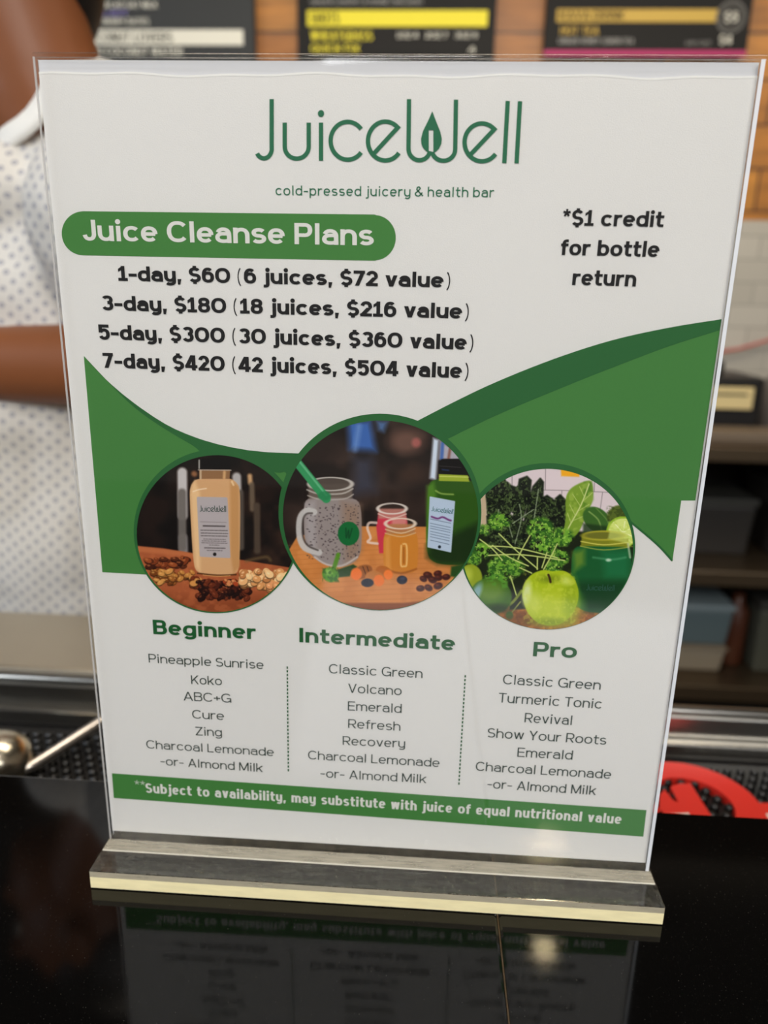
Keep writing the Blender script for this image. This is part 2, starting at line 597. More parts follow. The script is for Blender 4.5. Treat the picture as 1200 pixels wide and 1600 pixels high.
def glyph(ch, W, w, wy):
    """strokes of one glyph: ('l', pts) is a pen stroke, ('p', pts) a filled polygon, ('t', pts) a thin stroke"""
    L, Rr = w / 2, W - w / 2
    B, X, T, D = wy / 2, XH - wy / 2, 1 - wy / 2, -0.25 + wy / 2
    cx, M = W / 2, XH / 2
    rx = (Rr - L) / 2
    ry = (X - B) / 2

    def st(x, y0, y1):
        return ('l', [(x, y0), (x, y1)])

    def ba(y, x0=0.0, x1=None):
        return ('l', [(x0, y), (W if x1 is None else x1, y)])

    def sl(x0, y0, x1, y1):
        # slanted bar with level ends; x0, x1 are centres
        dx, dy = x1 - x0, y1 - y0
        h = w * 0.5 * math.hypot(dx, dy) / abs(dy)
        h = min(h, w * 0.80)
        return ('p', [(x0 - h, y0), (x0 + h, y0), (x1 + h, y1), (x1 - h, y1)])

    bowl = ('l', arc(cx, M, rx, ry, 0, 360, 44))
    q = w * 0.56
    g = {}
    if ch == 'a':
        r1 = .26
        return [('l', arc(cx, X - r1, rx * .96, r1, 158, 0) + [(Rr, 0)]),
                ('l', [(Rr, .44), (cx, .44)] + arc(cx, (B + .44) / 2, rx, (.44 - B) / 2, 90, 270) + arc(cx, .2, rx, .2 - B, 270, 350)[1:])]
    if ch == 'b':
        return [st(L, 0, 1), bowl]
    if ch == 'c':
        k = (Rr - L) / 1.84
        return [('l', arc(L + k, M, k, ry, 40, 320))]
    if ch == 'd':
        return [st(Rr, 0, 1), bowl]
    if ch == 'e':
        return [('l', [(L, M), (Rr, M)]), ('l', arc(cx, M, rx, ry, 0, 318))]
    if ch == 'f':
        x = W * .42
        return [('l', [(x, 0), (x, T - .16)] + arc(x + .17, T - .16, .17, .16, 180, 90)[1:] + [(W, T)]), ba(X)]
    if ch == 'g':
        return [bowl, ('l', [(Rr, XH)] + [(Rr, D + .2)] + arc(cx, D + .2, rx, .2, 0, -150)[1:])]
    if ch == 'h':
        return [st(L, 0, 1), ('l', arc(cx, X - .28, rx, .28, 180, 0) + [(Rr, 0)])]
    if ch == 'n':
        return [st(L, 0, XH), ('l', arc(cx, X - .28, rx, .28, 180, 0) + [(Rr, 0)])]
    if ch == 'i':
        return [st(cx, 0, XH), ('p', arc(cx, .93, max(w * .6, .085), max(w * .55, .08), 0, 351, 18, 2))]
    if ch == 'j':
        return [('l', [(Rr, XH), (Rr, D + .14)] + arc(Rr - .14, D + .14, .14, .14, 0, -90)[1:] + [(0, D)]), ('p', arc(Rr, .93, max(w * .6, .085), max(w * .55, .08), 0, 351, 18, 2))]
    if ch == 'k':
        return [st(L, 0, 1), sl(L + q * .4, .26, W - q, XH), sl(W - q, 0, L + rx * .8, .44)]
    if ch == 'l':
        return [st(cx, 0, 1)]
    if ch == 'm':
        r = (Rr - L) / 4
        return [st(L, 0, XH), ('l', arc(L + r, X - .25, r, .25, 180, 0) + [(cx, 0)]), ('l', arc(cx + r, X - .25, r, .25, 180, 0) + [(Rr, 0)])]
    if ch == 'o':
        return [bowl]
    if ch == 'p':
        return [st(L, -.25, XH), bowl]
    if ch == 'q':
        return [st(Rr, -.25, XH), bowl]
    if ch == 'r':
        return [st(L, 0, XH), ('l', arc(L + .30, X - .30, .30, .30, 180, 95) + [(W, X)])]
    if ch in 'sS$':
        t, b = (X, B) if ch == 's' else (T, B)
        m = (t + b) / 2
        up, lo = (t - m) / 2, (m - b) / 2
        p = arc(cx, m + up, rx * .94, up, 28, 270, 28, 2.1) + arc(cx, m - lo, rx, lo, 90, -152, 28, 2.1)[1:]
        r = [('l', p)]
        if ch == '$':
            r += [st(cx, T, 1.1), st(cx, -.1, B)]
        return r
    if ch == 't':
        x = W * .40
        return [('l', [(x, .96), (x, B + .16)] + arc(x + .16, B + .16, .16, .16, 180, 270)[1:] + [(W, B)]), ba(X)]
    if ch == 'u':
        return [('l', [(L, XH)] + arc(cx, B + .28, rx, .28, 180, 360)), st(Rr, 0, XH)]
    if ch == 'y':
        return [('l', [(L, XH)] + arc(cx, B + .28, rx, .28, 180, 360)), ('l', [(Rr, XH), (Rr, D + .2)] + arc(cx, D + .2, rx, .2, 0, -140)[1:])]
    if ch == 'v':
        return [sl(q, XH, cx, 0), sl(W - q, XH, cx, 0)]
    if ch == 'w':
        return [sl(q, XH, W * .28, 0), sl(cx, XH, W * .28, 0), sl(cx, XH, W * .72, 0), sl(W - q, XH, W * .72, 0)]
    if ch == 'x':
        return [sl(q, 0, W - q, XH), sl(W - q, 0, q, XH)]
    if ch == 'z':
        return [ba(X), ba(B), sl(q, B, W - q, X)]
    if ch == 'A':
        return [sl(q, 0, cx, 1), sl(W - q, 0, cx, 1), ba(.30, W * .22, W * .78)]
    if ch == 'B':
        return [st(L, 0, 1), ('l', [(L, T)] + arc(Rr - .26, (T + .53) / 2, .22, (T - .53) / 2, 90, -90, 16) + [(L, .53)]),
                ('l', [(L, .53)] + arc(Rr - .26, (B + .53) / 2, .26, (.53 - B) / 2, 90, -90, 16) + [(L, B)])]
    if ch == 'C':
        k = (Rr - L) / 1.84
        return [('l', arc(L + k, .5, k, .5 - wy / 2, 40, 320))]
    if ch == 'D':
        return [('l', [(L, T)] + arc(cx, .5, rx, .5 - wy / 2, 90, -90, 24) + [(L, B)]), st(L, 0, 1)]
    if ch in 'EF':
        r = [st(L, 0, 1), ba(T), ba(.52, 0, W * .92)]
        return r + ([ba(B)] if ch == 'E' else [])
    if ch == 'G':
        k = (Rr - L) / 1.9
        return [('l', arc(L + k, .5, k, .5 - wy / 2, 40, 345)), ba(.45, W * .55, W), st(Rr, 0, .45 + wy / 2)]
    if ch == 'H':
        return [st(L, 0, 1), st(Rr, 0, 1), ba(.52)]
    if ch == 'I':
        return [st(cx, 0, 1)]
    if ch == 'J':
        return [('l', [(Rr, 1), (Rr, B + .26)] + arc(cx, B + .26, rx, .26, 0, -168)[1:])]
    if ch == 'K':
        return [st(L, 0, 1), sl(L + q * .4, .34, W - q, 1), sl(W - q, 0, L + rx * .75, .60)]
    if ch == 'L':
        return [st(L, 0, 1), ba(B)]
    if ch == 'M':
        return [st(L, 0, 1), st(Rr, 0, 1), sl(q, 1, cx, .05), sl(W - q, 1, cx, .05)]
    if ch == 'N':
        return [st(L, 0, 1), st(Rr, 0, 1), sl(q, 1, W - q, 0)]
    if ch in 'OQ':
        r = [('l', arc(cx, .5, rx, .5 - wy / 2, 0, 360, 44))]
        return r + ([sl(cx + .1, .25, W - q, -.05)] if ch == 'Q' else [])
    if ch in 'PR':
        r = [st(L, 0, 1), ('l', [(L, T)] + arc(Rr - .27, (T + .43) / 2, .27, (T - .43) / 2, 90, -90, 18) + [(L, .43)])]
        return r + ([sl(W - q, 0, cx - .02, .46)] if ch == 'R' else [])
    if ch == 'T':
        return [st(cx, 0, 1), ba(T)]
    if ch == 'U':
        return [('l', [(L, 1)] + arc(cx, B + .34, rx, .34, 180, 360) + [(Rr, 1)])]
    if ch == 'V':
        return [sl(q, 1, cx, 0), sl(W - q, 1, cx, 0)]
    if ch == 'W':
        return [sl(q, 1, W * .28, 0), sl(cx, 1, W * .28, 0), sl(cx, 1, W * .72, 0), sl(W - q, 1, W * .72, 0)]
    if ch == 'X':
        return [sl(q, 0, W - q, 1), sl(W - q, 0, q, 1)]
    if ch == 'Y':
        return [st(cx, 0, .45), sl(cx, .40, q, 1), sl(cx, .40, W - q, 1)]
    if ch == 'Z':
        return [ba(T), ba(B), sl(q, B, W - q, T)]
    if ch == '0':
        return [('l', arc(cx, .5, rx, .5 - wy / 2, 0, 360, 44))]
    if ch == '1':
        return [st(cx + .02, 0, 1), ('p', [(0.02, .80), (cx, 1), (cx, 1 - wy * 1.15), (0.02, .80 - wy)]), ba(B)]
    if ch == '2':
        return [('l', arc(cx, T - .27, rx, .27, 165, -8, 20)), sl(q, B, Rr - .06, T - .33), ba(B)]
    if ch == '3':
        return [('l', arc(cx, (T + .53) / 2, rx * .92, (T - .53) / 2, 155, -90, 22)), ('l', arc(cx, (B + .53) / 2, rx, (.53 - B) / 2, 90, -158, 22))]
    if ch == '4':
        return [st(W * .70, 0, 1), ba(.25), sl(q * .8, .25, W * .64, 1)]
    if ch == '5':
        return [ba(T, L, W * .94), st(L + .02, .46, 1), ('l', [(L, .50)] + arc(cx, B + .26, rx, .28, 120, -155, 26))]
    if ch in '69':
        p = [('l', arc(cx, B + .27, rx, .27, 0, 360, 36)), ('l', arc(cx, .5, rx, .5 - wy / 2, 50, 180, 18) + [(L, .30)])]
        if ch == '9':
            p = [(k, [(W - a, 1 - b) for a, b in v]) for k, v in p]
        return p
    if ch == '7':
        return [ba(T), sl(W * .30, 0, W - q, T)]
    if ch == '8':
        return [('l', arc(cx, (T + .53) / 2, rx * .90, (T - .53) / 2, 0, 360, 34)), ('l', arc(cx, (B + .53) / 2, rx, (.53 - B) / 2, 0, 360, 36))]
    if ch == '(':
        return [('t', arc(W + .10, .42, W + .06, .74, 128, 232, 16, 2))]
    if ch == ')':
        return [('t', arc(-.10, .42, W + .06, .74, 52, -52, 16, 2))]
    if ch == ',':
        return [('p', [(cx - w * .5, wy), (cx + w * .55, wy), (cx + w * .2, -.17), (cx - w * .45, -.17)])]
    if ch == '.':
        return [('p', [(cx - w * .5, 0), (cx + w * .5, 0), (cx + w * .5, wy), (cx - w * .5, wy)])]
    if ch == '-':
        return [ba(.40)]
    if ch == '+':
        return [ba(.42), st(cx, .18, .66)]
    if ch == '*':
        r = []
        for k in range(5):
            t = math.radians(90 + 72 * k)
            r.append(('t', [(cx, .80), (cx + .25 * math.cos(t), .80 + .25 * math.sin(t))]))
        return r
    if ch == '&':
        return [('l', [(W, B)] + [(W * .2, .70)] + arc(W * .42, .80, .17, .20 - wy / 2 + .03, 200, 0, 16, 2) + arc(W * .38, .27, W * .36, .27 - B, 110, 300, 18, 2) + [(W - L, .42)])]
    return []


def ribbon(pts, wx, wy, closed=False):
    """polyline -> quads (elliptic pen wx by wy, mitred)"""
    n = len(pts)
    P = [Vector((p[0], p[1])) for p in pts]
    closed = (P[0] - P[-1]).length < 1e-6 and n > 3
    if closed:
        P = P[:-1]
        n -= 1
    Lf, Rt = [], []
    for i in range(n):
        if closed:
            a, b, c = P[i - 1], P[i], P[(i + 1) % n]
        else:
            a, b, c = P[max(i - 1, 0)], P[i], P[min(i + 1, n - 1)]
        d1 = (b - a) if (b - a).length > 1e-9 else (c - b)
        d2 = (c - b) if (c - b).length > 1e-9 else (b - a)
        d1, d2 = d1.normalized(), d2.normalized()
        n1, n2 = Vector((-d1.y, d1.x)), Vector((-d2.y, d2.x))
        nn = n1 + n2
        nn = nn.normalized() if nn.length > 1e-6 else n1
        k = 1.0 / max(nn.dot(n1), 0.45)
        off = Vector((nn.x * wx / 2, nn.y * wy / 2)) * k
        Lf.append(b + off)
        Rt.append(b - off)
    V = Lf + Rt
    F = [(i, i + n, i + 1 + n, i + 1) for i in range(n - 1)]
    if closed:
        F.append((n - 1, 2 * n - 1, n, 0))
    return V, F


def layout(text, weight, cap_len, sb=0.075, space=0.30, contrast=0.86, thin=None, wid=1.0):
    """verts (cap units), faces; the string fills 'cap_len' cap heights if given"""
    w, wy = weight, weight * (contrast if weight < 0.16 else 0.75)
    tot_w = sum(WID[c] for c in text if c != ' ')
    fixed = sum(2 * sb + 0.55 * w for c in text if c != ' ') - 2 * sb - 0.55 * w * 0 + space * text.count(' ')
    g = wid if cap_len is None else max(0.25, (cap_len - fixed + 0.0) / tot_w)
    V, F = [], []
    x = 0.0
    stroke_no = 0
    for i, ch in enumerate(text):
        if ch == ' ':
            x += space
            continue
        if i > 0:
            x += sb
        W = WID[ch] * g + 0.55 * w
        for si, (kind, pts) in enumerate(glyph(ch, W, w, wy)):
            base = len(V)
            dz = si * 6e-6 + (i % 2) * 3e-6
            if kind == 'p':
                V += [Vector((p[0] + x, p[1], dz)) for p in pts]
                F.append(tuple(range(base, base + len(pts))))
            else:
                a, b = (w, wy) if kind == 'l' else ((thin or w * .75) * .8, (thin or w * .75) * .8)
                v, f = ribbon(pts, a, b)
                V += [Vector((p.x + x, p.y, dz)) for p in v]
                F += [tuple(k + base for k in q) for q in f]
        x += W + sb
    return V, F, x - sb


# ------------------------------------------------------------------ the sheet: artwork in image pixels, mapped to its plane
HM = np.array([0.00019080115, 3.8024219e-06, -0.11681724, 1.4288421e-05, -0.00023021458, 0.30430082, 4.7337533e-05, -0.00021344059, 1.0]).reshape(3, 3)  # homography from image pixels to metres on the sheet plane


def sh(u, v):
    """image pixel coordinate -> metres on the upright sheet (x, z)"""
    a = HM @ np.array([u, v, 1.0])
    return float(a[0] / a[2]), float(a[1] / a[2])


def sheet_text(name, lines, material, parent, weight, layer, sb=0.075, space=0.30, contrast=0.86, thin=None):
    """lines: (text, (u0,v0), (u1,v1), cap) = ends of the baseline and the cap height at mid line"""
    V, F = [], []
    for text, a, b, cap in lines:
        A, Bq = Vector(sh(*a)), Vector(sh(*b))
        mid = ((a[0] + b[0]) / 2, (a[1] + b[1]) / 2)
        top = Vector(sh(mid[0], mid[1] - cap))
        h = (top - Vector(sh(*mid))).length
        ex = (Bq - A)
        ln = ex.length
        ex.normalize()
        ey = Vector((-ex.y, ex.x))
        vs, fs, tw = layout(text, weight, ln / h, sb, space, contrast, thin)
        sx = ln / h / tw
        base = len(V)
        for p in vs:
            q = A + ex * (p.x * sx * h) + ey * (p.y * h)
            V.append((q.x, -layer - p.z, q.y))
        F += [tuple(k + base for k in f) for f in fs]
    return mesh_obj(name, V, F, material, parent)


def sheet_poly(name, pts, material, parent, layer):
    V = []
    for p in pts:
        q = sh(*p)
        V.append((q[0], -layer, q[1]))
    bm = bmesh.new()
    f = bm.faces.new([bm.verts.new(v) for v in V])
    bmesh.ops.triangulate(bm, faces=[f])
    return bm_obj(name, bm, material, parent)


def smooth_path(pts, n=8):
    out = []
    P = [np.array(p, float) for p in pts]
    for i in range(len(P) - 1):
        p0, p1, p2, p3 = P[max(i - 1, 0)], P[i], P[i + 1], P[min(i + 2, len(P) - 1)]
        for k in range(n):
            t = k / n
            out.append(tuple(0.5 * ((2 * p1) + (-p0 + p2) * t + (2 * p0 - 5 * p1 + 4 * p2 - p3) * t * t + (-p0 + 3 * p1 - 3 * p2 + p3) * t ** 3)))
    out.append(tuple(P[-1]))
    return out


def logo_shapes():
    """the wordmark in enlarged image pixels, y up: list of (kind, pts)"""
    w = 16.5
    s = []
    a = lambda *k: arc(*k, p=2.0)
    s.append(('l', [(155, -60), (155, -245)] + a(126, -245, 29.5, 37, 0, -150)[1:]))
    s.append(('l', [(204, -148), (204, -238)] + a(249, -238, 45, 45, 180, 360)[1:] + [(294, -148)]))
    s.append(('l', [(340, -148), (340, -291)]))
    s.append(('p', a(340, -114, 12, 13, 0, 345)))
    s.append(('l', a(440, -216, 64, 71, 38, 322)))
    s.append(('l', a(581, -217, 65, 73, 322, 44) + [(540, -262)]))
    s.append(('l', [(670, -60), (668, -246)] + a(709, -246, 41, 43, 180, 348)[1:]))
    s.append(('l', [(846, -62), (843, -248)] + a(799, -248, 44, 43, 0, -166)[1:]))
    s.append(('l', a(943, -222, 65, 71, 322, 44) + [(902, -266)]))
    s.append(('l', [(1040, -67), (1027, -300)]))
    s.append(('l', [(1086, -68), (1073, -301)]))
    # drop with a slot
    dl = [(757, -105), (742, -140), (722, -180), (715, -208), (716, -228), (724, -245), (735, -256), (744, -262), (744, -176), (757, -176)]
    dr = [(757, -105), (757, -176), (761, -176), (761, -262), (771, -257), (783, -245), (791, -228), (793, -208), (787, -182), (771, -142)]
    s.append(('p', dl))
    s.append(('p', dr))
    return s, w


def put_logo(name, A, Bq, material, parent, layer, stroke=1.0, sy=1.0):
    """place the wordmark so that its baseline runs from A to B on the sheet"""
    s, w = logo_shapes()
    A, Bq = Vector(A), Vector(Bq)
    ex = Bq - A
    k = ex.length / 1007.0
    ex.normalize()
    ey = Vector((-ex.y, ex.x))
    V, F = [], []
    for si, (kind, pts) in enumerate(s):
        base = len(V)
        if kind == 'l':
            v, f = ribbon(pts, w * stroke, w * stroke)
        else:
            v, f = [Vector(p) for p in pts], [tuple(range(len(pts)))]
        for p in v:
            # the word slopes a little in its image coordinates; level it here
            q = A + ex * ((p.x - 88) * k) + ey * ((p.y + 292 + (p.x - 126) * 0.0095) * k * sy)
            V.append((q.x, -layer - si * 4e-6, q.y))
        F += [tuple(i + base for i in q) for q in f]
    return mesh_obj(name, V, F, material, parent)


def logo_on_sheet(name, material, parent, layer):
    """the large wordmark, every point an image pixel mapped onto the sheet"""
    sp, w = logo_shapes()
    V, F = [], []
    for si, (kind, pts) in enumerate(sp):
        base = len(V)
        v, f = ribbon(pts, w, w) if kind == 'l' else ([Vector(p) for p in pts], [tuple(range(len(pts)))])
        for p in v:
            q = sh(360 + p.x / 2.4, 130 - p.y / 2.4)
            V.append((q[0], -layer - si * 4e-6, q[1]))
        F += [tuple(i + base for i in q) for q in f]
    return mesh_obj(name, V, F, material, parent)


# ------------------------------------------------------------------ printed photographs (disc meshes with a colour per vertex)
class Print:
    def __init__(self, cu, cv, ru, rv, ou, ov, k, n=300):
        """disc (centre, radii in image pixels); enlarged image pixels: (u-ou)*k"""
        g = np.linspace(-1, 1, n)
        a, b = np.meshgrid(g, g)
        r = np.maximum(np.abs(a), np.abs(b))
        with np.errstate(divide='ignore', invalid='ignore'):
            th = np.where(np.abs(a) > np.abs(b), (math.pi / 4) * (b / np.where(a == 0, 1, a)), math.pi / 2 - (math.pi / 4) * (a / np.where(b == 0, 1, b)))
            rr = np.where(np.abs(a) > np.abs(b), a, b)
        rr = np.where(r == 0, 0, rr)
        x, y = rr * np.cos(th), rr * np.sin(th)
        self.n = n
        self.u, self.v = (cu + ru * x).ravel(), (cv + rv * y).ravel()
        self.U, self.V = (self.u - ou) * k, (self.v - ov) * k
        self.c = np.zeros((n * n, 3))
        self.rng = np.random.default_rng(int(cu))

    def blend(self, m, col):
        m = np.clip(m, 0, 1)[:, None]
        self.c = self.c * (1 - m) + np.array(col, float) * m

    def fill(self, col):
        self.c[:] = col

    def ell(self, cx, cy, rx, ry, col, rot=0.0, soft=3.0, a=1.0):
        t = math.radians(rot)
        du, dv = self.U - cx, self.V - cy
        x = du * math.cos(t) + dv * math.sin(t)
        y = -du * math.sin(t) + dv * math.cos(t)
        d = (np.sqrt((x / rx) ** 2 + (y / ry) ** 2) - 1) * min(rx, ry)
        self.blend(a * np.clip(0.5 - d / (2 * soft), 0, 1), col)

    def ring(self, cx, cy, rx, ry, wd, col, soft=2.0, a=1.0):
        d = (np.sqrt(((self.U - cx) / rx) ** 2 + ((self.V - cy) / ry) ** 2) - 1) * min(rx, ry)
        self.blend(a * np.clip(0.5 - (np.abs(d) - wd / 2) / (2 * soft), 0, 1), col)

    def sdpoly(self, pts):
        P = np.array(pts, float)
        d = np.full(self.U.shape, 1e18)
        s = np.ones(self.U.shape)
        j = len(P) - 1
        for i in range(len(P)):
            e = P[j] - P[i]
            wx, wy = self.U - P[i][0], self.V - P[i][1]
            t = np.clip((wx * e[0] + wy * e[1]) / max(e @ e, 1e-9), 0, 1)
            bx, by = wx - e[0] * t, wy - e[1] * t
            d = np.minimum(d, bx * bx + by * by)
            c1 = self.V >= P[i][1]
            c2 = self.V < P[j][1]
            c3 = e[0] * wy > e[1] * wx
            s = np.where((c1 & c2 & c3) | (~c1 & ~c2 & ~c3), -s, s)
            j = i
        return s * np.sqrt(d)

    def poly(self, pts, col, soft=2.0, a=1.0, rnd=0.0):
        if rnd > 0 and len(pts) >= 8:
            # rounded outline: corner cutting
            P = [np.array(p, float) for p in pts]
            for _ in range(2):
                P = [q for i in range(len(P)) for q in (P[i] * .78 + P[(i + 1) % len(P)] * .22, P[i] * .22 + P[(i + 1) % len(P)] * .78)]
            pts = P
        d = self.sdpoly(pts) - rnd
        self.blend(a * np.clip(0.5 - d / (2 * soft), 0, 1), col)

    def line(self, pts, wd, col, soft=2.0, a=1.0):
        if len(pts) > 2:
            pts = smooth_path(pts, 4)
        d = np.full(self.U.shape, 1e9)
        for p, q in zip(pts, pts[1:]):
            ex, ey = q[0] - p[0], q[1] - p[1]
            wx, wy = self.U - p[0], self.V - p[1]
            t = np.clip((wx * ex + wy * ey) / max(ex * ex + ey * ey, 1e-9), 0, 1)
            d = np.minimum(d, np.hypot(wx - ex * t, wy - ey * t))
        self.blend(a * np.clip(0.5 - (d - wd / 2) / (2 * soft), 0, 1), col)

    def noise(self, sc, seed=0):
        r = np.random.default_rng(seed)
        G = r.random((64, 64))
        x, y = self.U / sc, self.V / sc
        xi, yi = np.floor(x).astype(int), np.floor(y).astype(int)
        fx, fy = x - xi, y - yi
        fx, fy = fx * fx * (3 - 2 * fx), fy * fy * (3 - 2 * fy)
        g = lambda i, j: G[i % 64, j % 64]
        return (g(xi, yi) * (1 - fx) + g(xi + 1, yi) * fx) * (1 - fy) + (g(xi, yi + 1) * (1 - fx) + g(xi + 1, yi + 1) * fx) * fy

    def mottle(self, pts, sc, col, thr=0.5, soft=0.12, a=1.0, seed=1, edge=6.0):
        n = self.noise(sc, seed) * .65 + self.noise(sc * .45, seed + 7) * .35
        k = np.clip((n - thr) / soft + .5, 0, 1)
        mk = 1.0 if pts is None else np.clip(0.5 - self.sdpoly(pts) / (2 * edge), 0, 1)
        self.blend(k * mk * a, col)

    def bits(self, n, x0, x1, y0, y1, r0, r1, cols, flat=0.6, a=1.0, hi=None):
        for _ in range(n):
            x, y = self.rng.uniform(x0, x1), self.rng.uniform(y0, y1)
            r = self.rng.uniform(r0, r1)
            c = cols[self.rng.integers(len(cols))]
            rot = self.rng.uniform(-50, 50)
            self.ell(x, y + r * .2, r * 1.05, r * flat * 1.15, tuple(v * .45 for v in c), rot, 2.5, a * .8)
            self.ell(x, y, r, r * flat, c, rot, 2.0, a)
            if hi:
                self.ell(x - r * .25, y - r * .2, r * .35, r * .2, hi, rot, 2.0, .6)

    def build(self, name, parent, layer):
        n = self.n
        den = HM[2, 0] * self.u + HM[2, 1] * self.v + HM[2, 2]
        X = (HM[0, 0] * self.u + HM[0, 1] * self.v + HM[0, 2]) / den
        Z = (HM[1, 0] * self.u + HM[1, 1] * self.v + HM[1, 2]) / den
        me = bpy.data.meshes.new(name)
        idx = np.arange(n * n).reshape(n, n)
        q = np.stack([idx[:-1, :-1], idx[1:, :-1], idx[1:, 1:], idx[:-1, 1:]], -1).reshape(-1, 4)
        me.vertices.add(n * n)
        co = np.stack([X, np.full_like(X, -layer), Z], 1)
        me.vertices.foreach_set('co', co.ravel())
        me.loops.add(q.size)
        me.loops.foreach_set('vertex_index', q.ravel())
        me.polygons.add(len(q))
        me.polygons.foreach_set('loop_start', np.arange(0, q.size, 4))
        me.update(calc_edges=True)
        at = me.color_attributes.new('print', 'FLOAT_COLOR', 'POINT')
        s = np.clip((self.c - 118) * 1.16 + 116, 0, 255) / 255
        g = s.mean(1, keepdims=True)
        s = np.clip(g + (s - g) * 1.06, 0, 1)
        l = np.where(s <= .04045, s / 12.92, ((s + .055) / 1.055) ** 2.4)
        at.data.foreach_set('color', np.concatenate([l, np.ones((len(l), 1))], 1).astype(np.float32).ravel())
        me.materials.append(PHOTO)
        return new_obj(name, me, parent)


# ------------------------------------------------------------------ structure: the room
def struct(name, o):
    o['kind'] = 'structure'
    return o


struct('floor', box('floor', -3.5, 3.5, -4.2, 2.62, -1.12, -1.07, FLOOR))
struct('ceiling', box('ceiling', -3.5, 3.5, -4.2, 2.62, 2.6, 2.65, CEIL))
struct('added_soffit_1', box('added_soffit_1', -3.5, 3.5, 1.75, 2.5, 1.46, 2.6, mat('added_soffit_black', (30, 28, 27), 0.8)))  # unseen black block, added to darken the reflection in the counter
bm = bmesh.new()
add_box(bm, -3.5, 3.5, 2.5, 2.6, 0.499, 2.6)
wl = bm_obj('wall_back', bm, WOOD)
struct('wall_back', wl)
bm = bmesh.new()
add_box(bm, -3.5, 3.5, 2.495, 2.6, -1.07, 0.499)
struct('wall_back_lower', bm_obj('wall_back_lower', bm, TILE))
struct('wall_left', box('wall_left', -3.6, -3.5, -0.2, 2.62, -1.07, 2.6, PLASTER))
struct('wall_right', box('wall_right', 3.5, 3.6, -4.2, 2.62, -1.07, 2.6, PLASTER))

# ------------------------------------------------------------------ menu boards on the timber wall
Y0 = 2.46


def board_text(name, lines, material, parent, weight=0.17):
    """lines: (text, x0, x1, z baseline, cap height), each line a part of its own"""
    for text, x0, x1, z, h in lines:
        vs, fs, tw = layout(text, weight, (x1 - x0) / h, 0.06, 0.36)
        sx = (x1 - x0) / tw
        o = mesh_obj(name, [(x0 + p.x * sx, Y0 - 0.003 - p.z, z + p.y * h) for p in vs], fs, material, parent)
    return o


def slab(name, x0, x1, z0, z1, material, parent, t=0.0015, dy=0.0):
    return box(name, x0, x1, Y0 - t - dy, Y0 - dy, z0, z1, material, parent)


b1 = box('menu_board', -1.25, -0.591, Y0, 2.498, 0.94, 1.455, BOARD_GREY)
tag(b1, 'slate grey menu board with a white heading bar, behind the person', 'menu board')
slab('heading_bar', -1.17, -0.627, 1.006, 1.050, B_WHITE, b1)['label'] = 'white heading bar'
board_text('heading_lettering', [('COCONUT LOVERS', -1.165, -0.86, 1.014, 0.028)], BOARD, b1)['label'] = 'dark heading letters on white'
board_text('item_lettering', [('FRESH COCONUT WATER', -1.19, -0.83, 0.974, 0.024), ('BANANA BERRY DATES', -1.19, -0.935, 1.064, 0.018),
                              ('PEANUT CACAO OAT MILK', -1.19, -0.905, 1.111, 0.018)], B_WHITE, b1)
board_text('violet_item_lettering', [('BERRY LADY', -1.19, -1.004, 1.087, 0.020)], B_PURPLE, b1)['label'] = 'violet lettering'

b2 = box('menu_board', -0.449, 0.188, Y0, 2.498, 0.94, 1.455, BOARD)
tag(b2, 'black menu board with a yellow heading bar, middle of the wall', 'menu board')
slab('heading_bar', -0.416, 0.161, 1.060, 1.105, B_YELLOW, b2)['label'] = 'yellow heading bar'
board_text('heading_lettering', [('SHOTS', -0.405, -0.313, 1.068, 0.030)], BOARD, b2)['label'] = 'dark heading letters on yellow'
board_text('item_lettering', [('WHEATGRASS', -0.405, -0.205, 1.020, 0.027), ('QUICK FIX', -0.405, -0.246, 0.985, 0.024)], B_YELLOW, b2)['label'] = 'yellow item names'
board_text('small_lettering', [('GINGER LEMON CAYENNE OREGANO', -0.406, -0.047, 1.121, 0.014)], B_GREY, b2)
board_text('price_lettering', [('1OZ 4', -0.126, -0.058, 1.027, 0.016), ('2OZ 7', -0.034, 0.036, 1.027, 0.016), ('3OZ 9', 0.060, 0.130, 1.027, 0.016), ('4', 0.105, 0.128, 0.985, 0.018)], B_WHITE, b2)

b3 = box('menu_board', 0.345, 0.978, Y0, 2.498, 0.994, 1.455, BOARD)
tag(b3, 'black menu board with gold heading bar, round price badge and magenta lower edge', 'menu board')
slab('magenta_edge', 0.345, 0.978, 0.978, 0.994, B_MAGENTA, b3, 0.002)['label'] = 'magenta lower edge strip'
slab('heading_bar', 0.378, 0.874, 1.073, 1.108, B_GOLD, b3)['label'] = 'gold heading bar'
board_text('heading_lettering', [('KAVA DRINK', 0.388, 0.588, 1.079, 0.024)], BOARD, b3)['label'] = 'dark heading letters on gold'
board_text('item_lettering', [('HOT TEA', 0.393, 0.513, 1.037, 0.024)], B_GOLD, b3)['label'] = 'gold item name'
board_text('small_lettering', [('GINGER HONEY LEMON TEA', 0.389, 0.625, 1.012, 0.016), ('16 OZ', 0.785, 0.864, 1.010, 0.010)], B_GREY, b3)
board_text('price_lettering', [('$4', 0.890, 0.928, 1.012, 0.024)], B_WHITE, b3)
bm = bmesh.new()
bmesh.ops.create_circle(bm, cap_ends=True, radius=0.046, segments=40)
for v in bm.verts:
    v.co = Vector((0.916 + v.co.x, Y0 - 0.004, 1.086 + v.co.y))
bad = bm_obj('price_badge', bm, mat('badge_black', (8, 8, 8), 0.5), b3)
bad['label'] = 'round black price badge'
V, F = ribbon([(0.916 + 0.043 * math.cos(t * math.pi / 24), 1.086 + 0.043 * math.sin(t * math.pi / 24)) for t in range(49)], 0.006, 0.006)
